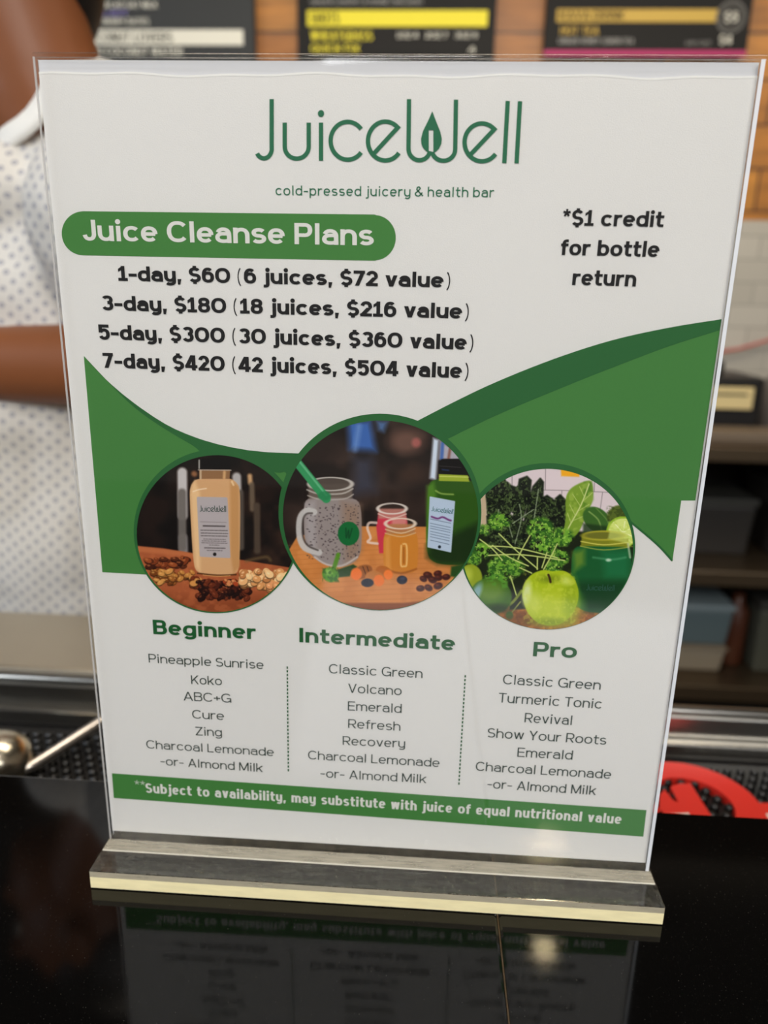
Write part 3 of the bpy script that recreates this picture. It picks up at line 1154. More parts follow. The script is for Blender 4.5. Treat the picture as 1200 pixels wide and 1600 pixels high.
mesh_obj('badge_ring', [(p.x, Y0 - 0.0045, p.y) for p in V], F, mat('badge_ring_grey', (86, 86, 86), 0.5), bad)
V, F, tw = layout('$5', 0.2, None)
mesh_obj('badge_number', [(0.896 + p.x * .040 / tw, Y0 - 0.005, 1.073 + p.y * 0.026) for p in V], F, B_WHITE, bad)

# ------------------------------------------------------------------ back bar with open shelves
bb = empty('back_bar', (1.0, 2.2, -1.07))
tag(bb, 'open steel back bar with two lower shelves, right of the sign', 'shelving')


def local(o, root):
    o.data.transform(Matrix.Translation(-Vector(root.location)))
    return o


def bpart(name, *a, mt=STEEL_DARK, bev=0.004):
    return local(box(name, *a, mt, bb, bev), bb)


bpart('worktop', -0.1, 2.6, 1.90, 2.49, -0.213, -0.168)
bpart('shelf', -0.1, 2.6, 1.90, 2.47, -0.596, -0.548)
bpart('shelf', -0.1, 2.6, 1.90, 2.47, -0.985, -0.932)
bpart('back_panel', -0.1, 2.6, 2.472, 2.488, -1.06, -0.213, mt=BLACK_PLASTIC, bev=0.001)
for X in (-0.1, 2.55):
    for Y in (1.905, 2.42):
        bpart('leg', X, X + 0.05, Y, Y + 0.05, -1.07, -0.213)

# things on the back bar
def boxy(name, label, cat, x0, x1, y0, y1, z0, z1, mt, bev=0.008, group=None):
    o = box(name, x0 - (x0 + x1) / 2, x1 - (x0 + x1) / 2, y0 - (y0 + y1) / 2, y1 - (y0 + y1) / 2, 0, z1 - z0, mt, None, bev)
    o.location = ((x0 + x1) / 2, (y0 + y1) / 2, z0)
    return tag(o, label, cat, group)


CREAM = mat('cream_panel', (226, 206, 150), 0.5)
pr = boxy('receipt_printer', 'black receipt printer with a cream front panel on the back bar', 'printer', 0.80, 1.045, 2.10, 2.35, -0.168, 0.012, BLACK_PLASTIC, 0.012)
fp = box('front_panel', 0.80, 1.01, 2.088, 2.101, -0.085, -0.018, CREAM, pr, 0.003)
fp.data.transform(Matrix.Translation(-Vector(pr.location)))
fp['label'] = 'cream front panel'
sl_ = box('paper_slot', 0.82, 0.99, 2.086, 2.089, -0.042, -0.036, BLACK_PLASTIC, pr)
sl_.data.transform(Matrix.Translation(-Vector(pr.location)))
top = box('top_cover', 0.84, 0.93, 2.13, 2.25, 0.010, 0.058, BLACK_PLASTIC, pr, 0.012)
top.data.transform(Matrix.Translation(-Vector(pr.location)))
boxy('tray', 'low taupe tray on the front edge of the back bar', 'tray', 0.78, 1.30, 1.93, 2.06, -0.168, -0.130, mat('taupe_plastic', (112, 98, 82), 0.5), 0.01)
bm = bmesh.new()
add_lathe(bm, [(0, 0), (0.050, 0), (0.055, 0.01), (0.055, 0.15), (0.02, 0.185), (0.018, 0.22), (0, 0.22)], (0, 0, 0))
o = bm_obj('syrup_bottle', bm, mat('grey_plastic', (104, 100, 98), 0.4), None, True)
o.location = (1.17, 2.28, -0.168)
tag(o, 'grey bottle beside the black printer on the back bar', 'bottle')
bm = bmesh.new()
add_tube(bm, [(0.86, 2.47, -0.165), (0.90, 2.47, 0.02), (1.015, 2.47, 0.061), (1.10, 2.47, 0.078), (1.19, 2.47, 0.108), (1.34, 2.47, 0.18), (1.45, 2.47, 0.28)], 0.005)
tag(bm_obj('power_cable', bm, mat('red_cable', (196, 92, 88), 0.5), None, True), 'thin red cable running up the tiled wall behind the printer', 'cable')

TUB = mat('blue_grey_plastic', (92, 108, 112), 0.5)


def tub(name, label, x0, x1, y0, y1, z0, z1, mt, lidm):
    cx_, cy_ = (x0 + x1) / 2, (y0 + y1) / 2
    bm = bmesh.new()
    add_box(bm, x0 - cx_, x1 - cx_, y0 - cy_, y1 - cy_, 0, (z1 - z0) * .88, 0.008)
    for v in bm.verts:
        s = 0.9 + 0.1 * v.co.z / (z1 - z0)
        v.co.x *= s
        v.co.y *= s
    o = bm_obj(name, bm, mt)
    o.location = (cx_, cy_, z0)
    l = box('lid', (x0 - cx_) * 1.03, (x1 - cx_) * 1.03, (y0 - cy_) * 1.03, (y1 - cy_) * 1.03, (z1 - z0) * .88, z1 - z0, lidm, o, 0.004)
    return tag(o, label, 'container')


LIDB = mat('pale_blue_lid', (128, 142, 146), 0.5)
BEIGE = mat('beige_plastic', (150, 140, 122), 0.5)
tub('storage_tub', 'blue-grey lidded tub stacked on a beige tub on the lower shelf', 0.84, 1.02, 2.0, 2.22, -0.842, -0.70, TUB, LIDB)
tub('storage_tub', 'beige lidded tub on the lower shelf, under the blue-grey tub', 0.82, 1.01, 1.99, 2.22, -0.932, -0.842, BEIGE, mat('tan_lid', (128, 116, 98), 0.5))
tub('storage_tub', 'dull green-grey tub at the right on the lower shelf', 1.10, 1.34, 2.0, 2.25, -0.932, -0.68, mat('green_grey_plastic', (78, 80, 70), 0.5), mat('dark_lid', (52, 52, 48), 0.5))
bm = bmesh.new()
add_lathe(bm, [(0, 0), (0.034, 0), (0.038, 0.01), (0.038, 0.19), (0.018, 0.22), (0.018, 0.25), (0, 0.25)], (0, 0, 0))
o = bm_obj('sauce_bottle', bm, mat('brown_plastic', (84, 46, 30), 0.35), None, True)
o.location = (1.06, 2.08, -0.932)
tag(o, 'brown bottle between the two tubs on the lower shelf', 'bottle')
tub('storage_tub', 'dark tub on the upper shelf near the sign', 0.86, 1.06, 2.05, 2.3, -0.548, -0.36, mat('dark_plastic', (44, 42, 40), 0.5), mat('dark_lid', (52, 52, 48), 0.5))
tub('storage_tub', 'charcoal tub at the right on the upper shelf', 1.12, 1.36, 2.05, 2.3, -0.548, -0.31, mat('charcoal_plastic', (50, 46, 42), 0.5), mat('dark_lid', (52, 52, 48), 0.5))

# ------------------------------------------------------------------ work side of the bar: mat, steel rail, worktop
rail = empty('bar_rail', (0, 0.225, -0.0835))
tag(rail, 'long stainless steel rail behind the rubber bar mat', 'rail')
bm = bmesh.new()
add_box(bm, -1.6, 1.6, -0.005, 0.004, 0.0, 0.030, 0.0015)
bm_obj('rail_face', bm, STEEL, rail)
bm = bmesh.new()
add_tube(bm, [(-1.6, 0.0, 0.0315), (1.6, 0.0, 0.0315)], 0.0042, 14)
bm_obj('rolled_lip', bm, STEEL, rail, True)
bm = bmesh.new()
add_box(bm, -1.6, 1.6, -0.012, -0.005, 0.0, 0.013, 0.002)
bm_obj('lower_step', bm, STEEL, rail)

# under-bar carcass carrying mat and rail
box_ = box('under_bar', -1.6, 1.6, 0.0465, 0.235, -1.07, -0.0835, BLACK_PLASTIC, None, 0.002)
tag(box_, 'black under-bar ledge carrying the rubber mat and steel rail', 'bar ledge')
wt = box('steel_worktop', -1.5, -0.06, 0.237, 0.335, -1.07, -0.050, STEEL_WARM, None, 0.003)
tag(wt, 'pale satin steel worktop in front of the person in the white shirt', 'worktop')

# rubber mat with nubs
bm = bmesh.new()
add_box(bm, -0.62, 0.62, 0.052, 0.205, -0.0835, -0.0815, 0.0006, 1)
P = 0.0088
rows = int(0.148 / (P * .866))
for j in range(rows):
    y = 0.058 + j * P * .866
    for i in range(int(1.22 / P)):
        x = -0.612 + i * P + (P / 2 if j % 2 else 0)
        if -0.13 < x < 0.12 and y > 0.07:
            continue
        n = 8
        lo = [bm.verts.new((x + .0031 * math.cos(2 * math.pi * k / n), y + .0031 * math.sin(2 * math.pi * k / n), -0.0815)) for k in range(n)]
        mi = [bm.verts.new((x + .0027 * math.cos(2 * math.pi * k / n), y + .0027 * math.sin(2 * math.pi * k / n), -0.0776)) for k in range(n)]
        hi = [bm.verts.new((x + .0017 * math.cos(2 * math.pi * k / n), y + .0017 * math.sin(2 * math.pi * k / n), -0.0766)) for k in range(n)]
        for k in range(n):
            bm.faces.new((lo[k], lo[(k + 1) % n], mi[(k + 1) % n], mi[k]))
            bm.faces.new((mi[k], mi[(k + 1) % n], hi[(k + 1) % n], hi[k]))
        bm.faces.new(hi)
mt_ = bm_obj('bar_mat', bm, RUBBER)
tag(mt_, 'black rubber bar mat of round nubs with a red raised emblem', 'bar mat')


def flat_shape(name, pts_list, z0, z1, material, parent):
    bm = bmesh.new()
    for pts in pts_list:
        lo = [bm.verts.new((p[0], p[1], z0)) for p in pts]
        hi = [bm.verts.new((p[0], p[1], z1)) for p in pts]
        f = bm.faces.new(hi)
        n = len(pts)
        for k in range(n):
            bm.faces.new((lo[k], lo[(k + 1) % n], hi[(k + 1) % n], hi[k]))
        bmesh.ops.triangulate(bm, faces=[f])
    bmesh.ops.recalc_face_normals(bm, faces=bm.faces[:])
    return bm_obj(name, bm, material, parent)


def ring_shape(cx, cy, r0, r1, a0, a1, n=40):
    o = [(cx + r1 * math.cos(R(a0 + (a1 - a0) * k / n)), cy + r1 * math.sin(R(a0 + (a1 - a0) * k / n))) for k in range(n + 1)]
    i = [(cx + r0 * math.cos(R(a1 - (a1 - a0) * k / n)), cy + r0 * math.sin(R(a1 - (a1 - a0) * k / n))) for k in range(n + 1)]
    return o + i


EZ0, EZ1 = -0.0815, -0.0755
emb = flat_shape('emblem_ring', [ring_shape(0.188, 0.1565, 0.0245, 0.0415, k * 30, k * 30 + 30, 8) for k in range(12)], EZ0, EZ1, RED_RUBBER, mt_)
emb['label'] = 'raised red ring of the emblem'
eml = flat_shape('emblem_letter', [[(0.1640, 0.1360), (0.1628, 0.1407), (0.1697, 0.1622), (0.1740, 0.1678), (0.1765, 0.1570), (0.1791, 0.1558), (0.1790, 0.1712), (0.1847, 0.1746), (0.1930, 0.1753), (0.1939, 0.1602), (0.1951, 0.1435), (0.1950, 0.1360)]], EZ0, EZ1, RED_RUBBER, mt_)
eml['label'] = 'raised red letter inside the ring'
flat_shape('emblem_inlay', [[(0.1660, 0.1365), (0.1655, 0.1432), (0.1739, 0.1443), (0.1820, 0.1456), (0.1810, 0.1365)]], EZ1, EZ1 + 0.0004, WHITE_RUBBER, mt_)['label'] = 'white inlay of the emblem'
flat_shape('emblem_tab', [[(0.224, 0.128), (0.2265, 0.160), (0.262, 0.1605), (0.262, 0.128)]], EZ0, EZ1 - 0.0003, RED_RUBBER, mt_)
flat_shape('emblem_inlay', [[(0.2285, 0.132), (0.2292, 0.1493), (0.258, 0.1495), (0.258, 0.132)]], EZ1 - 0.0003, EZ1 + 0.0002, WHITE_RUBBER, mt_)['label'] = 'white inlay of the emblem'

# scoop lying on the mat at the left
sc = empty('serving_scoop', (-0.252, 0.150, -0.0766))
tag(sc, 'steel scoop with a round bowl and long handle lying on the rubber mat', 'scoop')
bm = bmesh.new()
add_lathe(bm, [(0.0, 0.026), (0.006, 0.0257), (0.012, 0.0235), (0.0175, 0.019), (0.0205, 0.013), (0.0215, 0.006), (0.021, 0.0), (0.0195, 0.0), (0.0195, 0.006), (0.0185, 0.012), (0.0155, 0.0175), (0.010, 0.022), (0, 0.0245)], (0, 0, 0), 36)
bm_obj('bowl', bm, mat('polished_steel', (222, 212, 190), 0.24, 1.0), sc, True)
bm = bmesh.new()
add_tube(bm, [(0.017, -0.006, 0.005), (0.022, 0.0, 0.0055), (0.040, 0.034, 0.0085), (0.054, 0.060, 0.011), (0.057, 0.066, 0.0115)], [0.0028, 0.0034, 0.0038, 0.0040, 0.0030], 12)
bm_obj('handle', bm, mat('satin_handle_steel', (226, 220, 214), 0.35, 1.0), sc, True)

# ------------------------------------------------------------------ bar counter: two granite slabs and their joint
ct = empty('bar_counter', (0, -0.2, -1.07))
tag(ct, 'polished black granite bar counter carrying the sign', 'counter')
for x0, x1 in ((-1.6, 0.04760), (0.04785, 1.6)):
    local(box('granite_slab', x0, x1, -0.62, 0.046, -0.03, 0.0, GRANITE, ct, 0.0012), ct)
bm = bmesh.new()
add_box(bm, 0.0475, 0.0480, -0.619, 0.045, -0.029, -0.0006)
local(bm_obj('joint_filler', bm, mat('tan_joint', (74, 56, 30), 0.7, noise=0.8, nscale=900), ct), ct)['label'] = 'thin tan joint between the slabs'
local(box('counter_base', -1.6, 1.6, -0.42, 0.044, -1.07, -0.03, mat('counter_base_dark', (40, 34, 30), 0.7), ct), ct)

# ------------------------------------------------------------------ the acrylic sign holder
hd = empty('sign_holder', (0, 0, 0))
tag(hd, 'clear acrylic T-shaped sign holder standing on the black counter', 'sign holder')
ZT = 0.2890


def panel(name, y0, y1, x0=-0.1076, x1=0.1072, z0=0.008, z1=ZT):
    bm = bmesh.new()
    add_box(bm, x0, x1, y0, y1, z0, z1)
    for f in bm.faces:
        c = f.calc_center_median()
        f.material_index = 1 if (abs(f.normal.x) > .9) else 0
    return bm_obj(name, bm, [ACRYL, ACRYL_EDGE], hd)


panel('front_panel', -0.0015, -0.0005)
panel('back_panel', 0.0011, 0.0021)
EDGE_GLINT = frosted('painted_edge_glint', (240, 244, 250), 0.22)  # internal reflection along the panel edges, painted as pale bands
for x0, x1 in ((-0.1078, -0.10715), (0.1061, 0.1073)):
    box('edge_glint', x0, x1, -0.0016, -0.0015, 0.0085, ZT, EDGE_GLINT if x0 > 0 else frosted('painted_edge_faint', (206, 202, 198), 0.55), hd)['label'] = 'right edge of the panel, its glint put into the colour' if x0 > 0 else 'thin left edge of the panel, a fainter glint put into the colour'
bm = bmesh.new()
n = 10
sec = [(0.0003 + 0.0018 * math.cos(math.pi * k / n), ZT + 0.0016 * math.sin(math.pi * k / n)) for k in range(n + 1)]
sec2 = [(0.0003 + 0.0008 * math.cos(math.pi * (n - k) / n), ZT + 0.0004 * math.sin(math.pi * (n - k) / n)) for k in range(n + 1)]
loop = sec + sec2
a = [bm.verts.new((-0.108, p[0], p[1])) for p in loop]
b = [bm.verts.new((0.108, p[0], p[1])) for p in loop]
for k in range(len(loop)):
    k2 = (k + 1) % len(loop)
    bm.faces.new((a[k], a[k2], b[k2], b[k]))
bmesh.ops.recalc_face_normals(bm, faces=bm.faces[:])
bm_obj('top_fold', bm, ACRYL, hd, True)['label'] = 'rounded fold joining the two panels'
bm = bmesh.new()
add_box(bm, -0.1087, 0.1087, -0.019, 0.0225, 0.0002, 0.008, 0.0003, 1)
bp = bm_obj('base_plate', bm, ACRYL_BLOCK, hd)
bp['label'] = 'thick clear base plate'
box('front_edge_glow', -0.1084, 0.1084, -0.01915, -0.01905, 0.0005, 0.0054, frosted('painted_glow_cream', (252, 240, 192), 0.05, 0.10), bp)['label'] = 'front edge of the base with its inner glow painted in cream'  # light piped through the plate, painted as a cream strip
box('front_edge_dim', -0.1084, 0.1084, -0.01915, -0.01905, 0.0054, 0.0078, frosted('painted_glow_grey', (206, 198, 174), 0.55, 0.15), bp)  # dimmer upper part of that piped light, painted grey
box('glue_strip', -0.1080, 0.1080, -0.0076, -0.0015, 0.00805, 0.00835, frosted('glue_strip_haze', (208, 200, 180), 0.60, 0.22), bp)['label'] = 'hazy glued strip at the foot of the panel'
box('glue_line', -0.1080, 0.1080, -0.0080, -0.0076, 0.00805, 0.0084, frosted('glue_line_white', (236, 230, 214), 0.25), bp)

# ------------------------------------------------------------------ backing paper and the printed sheet
bk = box('backing_sheet', -0.1072, 0.1064, 0.0006, 0.0008, 0.0112, 0.2887, PAPER_BACK)
tag(bk, 'plain pale paper behind the printed sheet, showing as a strip along its top', 'paper')

bm = bmesh.new()
NX = 60
topz = []
for i in range(NX + 1):
    x = -0.1071 + 0.2134 * i / NX
    zt = 0.2850 + 0.00035 * math.sin(i * .33) + 0.00025 * math.sin(i * .81 + 1)
    topz.append((x, zt))
rows_ = []
NZ = 40
for j in range(NZ + 1):
    r_ = []
    for i in range(NX + 1):
        x, zt = topz[i]
        z = 0.0110 + (zt - 0.0110) * j / NZ
        yb = 0.0
        r_.append(bm.verts.new((x, yb, z)))
    rows_.append(r_)
for j in range(NZ):
    for i in range(NX):
        bm.faces.new((rows_[j][i], rows_[j][i + 1], rows_[j + 1][i + 1], rows_[j + 1][i]))
g_ = bmesh.ops.extrude_face_region(bm, geom=bm.faces[:])
for v in g_['geom']:
    if isinstance(v, bmesh.types.BMVert):
        v.co.y += 0.0003
bmesh.ops.recalc_face_normals(bm, faces=bm.faces[:])
sheet = bm_obj('menu_sheet', bm, PAPER)
tag(sheet, 'white printed juice menu sheet held in the clear sign holder', 'menu')
V, F = ribbon([(x, z - 0.0002) for x, z in topz], 0.0006, 0.0006)
mesh_obj('top_edge', [(p.x, -0.00005, p.y) for p in V], F, mat('sheet_edge_highlight', (244, 243, 240), 0.8), sheet)['label'] = 'top edge of the sheet with its highlight painted on'  # light on the upward edge, painted as a paler strip

# layers above the paper face
L1, L2, L3, L4, L5 = 0.00006, 0.00012, 0.00018, 0.00024, 0.00030

# logo and tag line
logo_on_sheet('logo_lettering', INK_LOGO, sheet, L2)['label'] = 'slim green wordmark with a leaf drop'
sheet_text('tagline_lettering', [('cold-pressed juicery & health bar', (430.8, 305), (771.5, 308.4), 15.5)], INK_LOGO, sheet, 0.14, L2, 0.085, 0.34)['label'] = 'small green tag line'

# title banner
pill = []
x0, x1 = 130, 586
pill += [(x, 330 + (x - 130) * .0115) for x in np.linspace(x0, x1, 12)]
ccy, rr_ = 372.0, 35.0
pill += [(x1 + 32.5 * math.cos(t) ** 1.0, ccy - 0.6 + 35.2 * math.sin(t)) for t in np.linspace(-1.5, 1.5, 20)]
pill += [(x, 399 + (x - 130) * .0185) for x in np.linspace(x1, x0, 12)]
pill += [(x0 - 33.5 * math.cos(t), 364.5 + 34.3 * math.sin(t)) for t in np.linspace(1.5, -1.5, 20)]
bn = sheet_poly('title_banner', pill, INK_GREEN, sheet, L1)
bn['label'] = 'green rounded title banner'
sheet_text('title_lettering', [('Juice Cleanse Plans', (130, 376), (584, 383.6), 33.0)], INK_WHITE, bn, 0.225, L2, 0.045, 0.40)['label'] = 'white title letters'

# price list
sheet_text('price_lettering', [
    ('1-day, $60 (6 juices, $72 value)', (185.5, 438.6), (703.0, 449.4), 23.5),
    ('3-day, $180 (18 juices, $216 value)', (160, 484.6), (732, 498.0), 23.5),
    ('5-day, $300 (30 juices, $360 value)', (155, 530.0), (739, 546.6), 23.5),
    ('7-day, $420 (42 juices, $504 value)', (162, 574.4), (731.5, 591.0), 23.5)], INK_BLACK, sheet, 0.262, L3, 0.038, 0.44, thin=0.10)['label'] = 'bold black price lines'
sheet_text('credit_lettering', [
    ('*$1 credit', (878, 352.2), (1036, 354.8), 24.5),
    ('for bottle', (875.4, 398.4), (1029, 401.6), 24.5),
    ('return', (893.6, 445.2), (993, 447.6), 24.5)], INK_BLACK, sheet, 0.228, L3, 0.042, 0.40)['label'] = 'bold black bottle credit note'

# green wave behind the pictures
lw_top = smooth_path([(131, 556), (160, 587.5), (200, 622.5), (250, 657.5), (290, 677.5), (340, 694), (400, 705), (467.5, 708.5)], 5)
wv = sheet_poly('green_wave', lw_top + [(470, 760), (430, 860), (320, 900), (235, 898), (160, 894), (146, 730)], INK_GREEN, sheet, L1)
wv['label'] = 'leaf green wave to the left of the pictures'
lw_low = smooth_path([(131, 556), (200, 627.5), (250, 665), (300, 695), (330, 714), (425, 737), (444, 737), (449, 742)], 5)
sheet_poly('dark_band', lw_top + [(472, 735)] + lw_low[::-1][:-1], INK_DGREEN, wv, L2)['label'] = 'deep green upper band'
rw_top = smooth_path([(640, 664), (707.5, 629), (775, 597), (865, 561), (955, 532), (1045, 512), (1127.4, 498.7)], 5)
rw_bot = smooth_path([(1050.4, 877.6), (1027, 851.5), (991, 821), (975, 808)], 5)
wv2 = sheet_poly('green_wave', rw_top + [(1086.4, 782), (1064.4, 782)] + rw_bot + [(900, 800), (760, 800), (690, 760)], INK_GREEN, sheet, L1)
wv2['label'] = 'leaf green wave to the right of the pictures'
rw_low = smooth_path([(690, 691), (700.8, 685), (775, 649), (865, 611), (955, 575), (1045, 541), (1124, 516)], 5)
sheet_poly('dark_band', rw_top + rw_low[::-1] + [(670, 690)], INK_DGREEN, wv2, L2)['label'] = 'deep green upper band'
V, F = ribbon(smooth_path([(1050.4, 876), (1027, 850.6), (991, 820), (975, 807)], 6), 3.2, 3.2)
mesh_obj('dark_edge', [(sh(p.x, p.y)[0], -L2, sh(p.x, p.y)[1]) for p in V], F, INK_DGREEN, wv2)


def disc(name, cu, cv, ru, rv, material, parent, layer):
    V = [(sh(cu + ru * math.cos(t), cv + rv * math.sin(t))) for t in np.linspace(0, 2 * math.pi, 96, endpoint=False)]
    return mesh_obj(name, [(p[0], -layer, p[1]) for p in V], [tuple(range(96))], material, parent)


# ---- left picture: nut milk bottle
P1 = Print(339.2, 833.4, 125.2, 122.4, 200, 640, 4.0, 300)
P1.fill((24, 19, 18))
P1.mottle(None, 150, (50, 36, 30), .5, .3, .7, 3)
P1.mottle([(740, 380), (1060, 500), (1060, 1000), (760, 950)], 90, (74, 56, 46), .5, .3, .6, 5, 30)
for x, y0, y1, w_, c_ in ((340, 392, 660, 62, (205, 200, 200)), (345, 800, 880, 56, (150, 146, 148)), (338, 520, 860, 54, (118, 112, 108)), (680, 420, 520, 56, (188, 184, 184)), (705, 520, 860, 40, (92, 84, 78)),
                          (762, 415, 455, 30, (206, 168, 128)), (775, 470, 620, 34, (112, 98, 84)), (806, 600, 880, 42, (88, 76, 66)), (414, 400, 402, 34, (150, 108, 78))):
    P1.line([(x, y0), (x + 3, y1)], w_, c_, 9, .95)
P1.poly([(0, 846), (230, 868), (430, 900), (700, 936), (1100, 1000), (1100, 1400), (0, 1400)], (166, 98, 66), 4)
P1.poly([(0, 846), (230, 868), (430, 900), (430, 925), (0, 880)], (192, 122, 84), 8, .7)
P1.poly([(0, 1120), (500, 1190), (1100, 1130), (1100, 1400), (0, 1400)], (132, 74, 48), 40, .8)
P1.mottle([(0, 846), (1100, 1000), (1100, 1400), (0, 1400)], 40, (188, 116, 78), .58, .2, .4, 8)
P1.line([(740, 945), (860, 920), (890, 940)], 20, (120, 100, 70), 8, .6)
P1.bits(45, 110, 400, 930, 985, 16, 30, [(96, 52, 32), (128, 68, 40), (74, 38, 24), (150, 84, 50)], .5, 1, (196, 130, 88))
P1.bits(52, 150, 420, 1005, 1085, 14, 26, [(190, 134, 74), (160, 104, 54), (206, 152, 90), (120, 72, 36)], .6, 1, (226, 184, 120))
# bottle
P1.poly([(400, 470), (430, 432), (640, 428), (690, 470), (700, 560), (694, 980), (672, 1030), (440, 1024), (412, 960), (388, 520)], (206, 166, 126), 3, 1, 4)
P1.poly([(400, 470), (420, 440), (450, 520), (452, 1010), (424, 980), (392, 520)], (226, 192, 150), 12, .9)
P1.poly([(640, 440), (692, 480), (698, 980), (660, 1024), (642, 900)], (190, 146, 100), 10, .9)
P1.line([(408, 512), (440, 500), (490, 492)], 7, (240, 222, 196), 3, .8)
P1.line([(650, 450), (660, 470)], 12, (240, 216, 180), 4, .7)
P1.line([(436, 1022), (560, 1034), (676, 1030)], 9, (86, 56, 34), 3)
P1.line([(470, 1032), (560, 1040), (640, 1036)], 5, (220, 180, 120), 2, .7)
P1.poly([(445, 376), (640, 376), (636, 432), (446, 432)], (146, 112, 82), 3)
P1.line([(455, 382), (455, 430)], 12, (210, 188, 160), 3, .8)
P1.line([(604, 390), (602, 425)], 18, (216, 176, 130), 5, .8)
P1.line([(440, 376), (645, 378)], 5, (206, 196, 186), 2, .9)
P1.poly([(440, 308), (640, 312), (646, 372), (440, 370)], (20, 15, 15), 2)
P1.line([(446, 316), (446, 366)], 10, (200, 196, 190), 3, .8)
# label
P1.poly([(440, 553), (614, 556), (632, 918), (458, 910)], (178, 170, 172), 2, 1, 9)
P1.line([(454, 700), (616, 704)], 2.5, (120, 112, 112), 1.5)
for i, (y, a_, b_, w_) in enumerate(((727, 472, 606, 9), (754, 456, 624, 5), (772, 458, 624, 5), (789, 458, 626, 5), (809, 474, 610, 4), (821, 464, 616, 4), (833, 462, 620, 4), (846, 510, 570, 4), (864, 480, 608, 6), (880, 496, 590, 4))):
    x = a_
    while x < b_:
        l_ = P1.rng.uniform(6, 22)
        P1.line([(x, y + (x - 540) * .02), (min(x + l_, b_), y + (x - 540) * .02)], w_, (72, 66, 66), 1.6, .8)
        x += l_ + 6
P1.ell(543, 903, 11, 11, (44, 40, 40), 0, 2)
P1.bits(26, 400, 480, 1050, 1110, 10, 26, [(206, 150, 90), (120, 60, 36)], .7)
P1.bits(120, 440, 760, 1068, 1180, 12, 28, [(60, 30, 22), (84, 42, 30), (110, 56, 36), (44, 22, 18)], .65, .95, (150, 92, 66))
P1.bits(14, 600, 720, 1055, 1090, 10, 18, [(170, 80, 50), (206, 140, 96)], .7)
P1.bits(95, 705, 1000, 1010, 1112, 16, 30, [(228, 180, 130), (214, 158, 106), (238, 200, 152), (190, 132, 86)], .8, 1, (250, 224, 184))
P1.bits(10, 880, 960, 1090, 1120, 20, 30, [(222, 160, 112)], .85, 1, (246, 214, 172))

# ---- middle picture: smoothie mugs and green juice
P2 = Print(594.7, 804.7, 152.4, 147.8, 420, 630, 3.3333, 340)
P2.fill((52, 42, 38))
P2.mottle(None, 190, (74, 60, 54), .5, .3, .7, 11)
P2.mottle(None, 120, (34, 28, 26), .55, .3, .7, 12)
P2.poly([(410, 90), (530, 90), (560, 250), (420, 240)], (78, 118, 186), 24, .9)
P2.poly([(560, 90), (620, 95), (600, 150), (570, 140)], (96, 128, 176), 16, .8)
P2.poly([(440, 280), (540, 280), (560, 460), (440, 480)], (70, 78, 100), 40, .6)
P2.line([(470, 120), (450, 240)], 26, (130, 160, 206), 14, .6)
P2.ell(720, 200, 90, 60, (122, 94, 84), 0, 30, .8)
P2.ell(768, 205, 24, 24, (176, 108, 104), 0, 10, .8)
P2.ell(740, 370, 70, 50, (84, 64, 54), 0, 30, .6)
P2.poly([(856, 180), (886, 190), (870, 400), (838, 390)], (206, 216, 230), 9)
P2.poly([(890, 190), (1020, 280), (1000, 300), (884, 290)], (176, 172, 182), 10)
P2.line([(905, 210), (900, 290)], 18, (78, 110, 170), 5, .9)
P2.line([(945, 230), (935, 295)], 14, (130, 84, 70), 5, .8)
P2.poly([(90, 790), (150, 690), (482, 640), (820, 642), (1120, 660), (1120, 1100), (90, 1100)], (196, 132, 78), 3)
P2.mottle([(90, 790), (482, 640), (1120, 660), (1120, 1100), (90, 1100)], 60, (214, 150, 94), .5, .3, .5, 14, 4)
for k in range(14):
    y = 700 + k * 26
    P2.line([(100, y + 40), (600, y + 8), (1100, y)], 3, (170, 108, 60), 3, .35)
P2.poly([(200, 1040), (700, 1040), (1000, 1010), (1000, 1100), (200, 1100)], (130, 78, 48), 6)
P2.poly([(120, 1000), (300, 1040), (900, 1044), (1000, 990), (1000, 1012), (820, 1064), (300, 1060)], (150, 92, 56), 8, .5)
# green bottle
P2.poly([(830, 420), (880, 396), (1050, 400), (1085, 440), (1088, 800), (1040, 838), (880, 834), (822, 790)], (56, 92, 30), 3, 1, 5)
P2.poly([(822, 430), (860, 410), (872, 470), (850, 790), (824, 760)], (96, 140, 54), 12, .8)
P2.poly([(824, 740), (1090, 620), (1090, 840), (880, 836), (824, 800)], (28, 48, 20), 22, .8)
P2.line([(870, 455), (900, 470), (960, 474)], 8, (180, 200, 120), 4, .7)
P2.poly([(886, 368), (1036, 372), (1044, 408), (886, 404)], (158, 172, 66), 3)
P2.line([(890, 380), (1040, 384)], 5, (208, 214, 130), 2, .8)
P2.poly([(884, 306), (900, 290), (1000, 288), (1040, 318), (1036, 374), (884, 366)], (20, 18, 18), 3)
P2.line([(890, 326), (1000, 334)], 4, (64, 60, 60), 2)
P2.line([(904, 345), (936, 349)], 8, (50, 70, 110), 3, .8)
P2.poly([(842, 489), (966, 512), (946, 772), (830, 746)], (184, 198, 216), 2, 1, 4)
P2.line([(848, 590), (880, 600), (905, 592), (935, 606), (948, 610)], 9, (112, 54, 110), 3, .9)
for y in (612, 634, 648, 660, 676, 690, 704, 722):
    P2.line([(842, y - 10), (948 - (y - 600) * .08, y + 12)], 3.2, (92, 104, 124), 1.8, .75)
P2.ell(889, 747, 8, 8, (40, 50, 60), 0, 2)
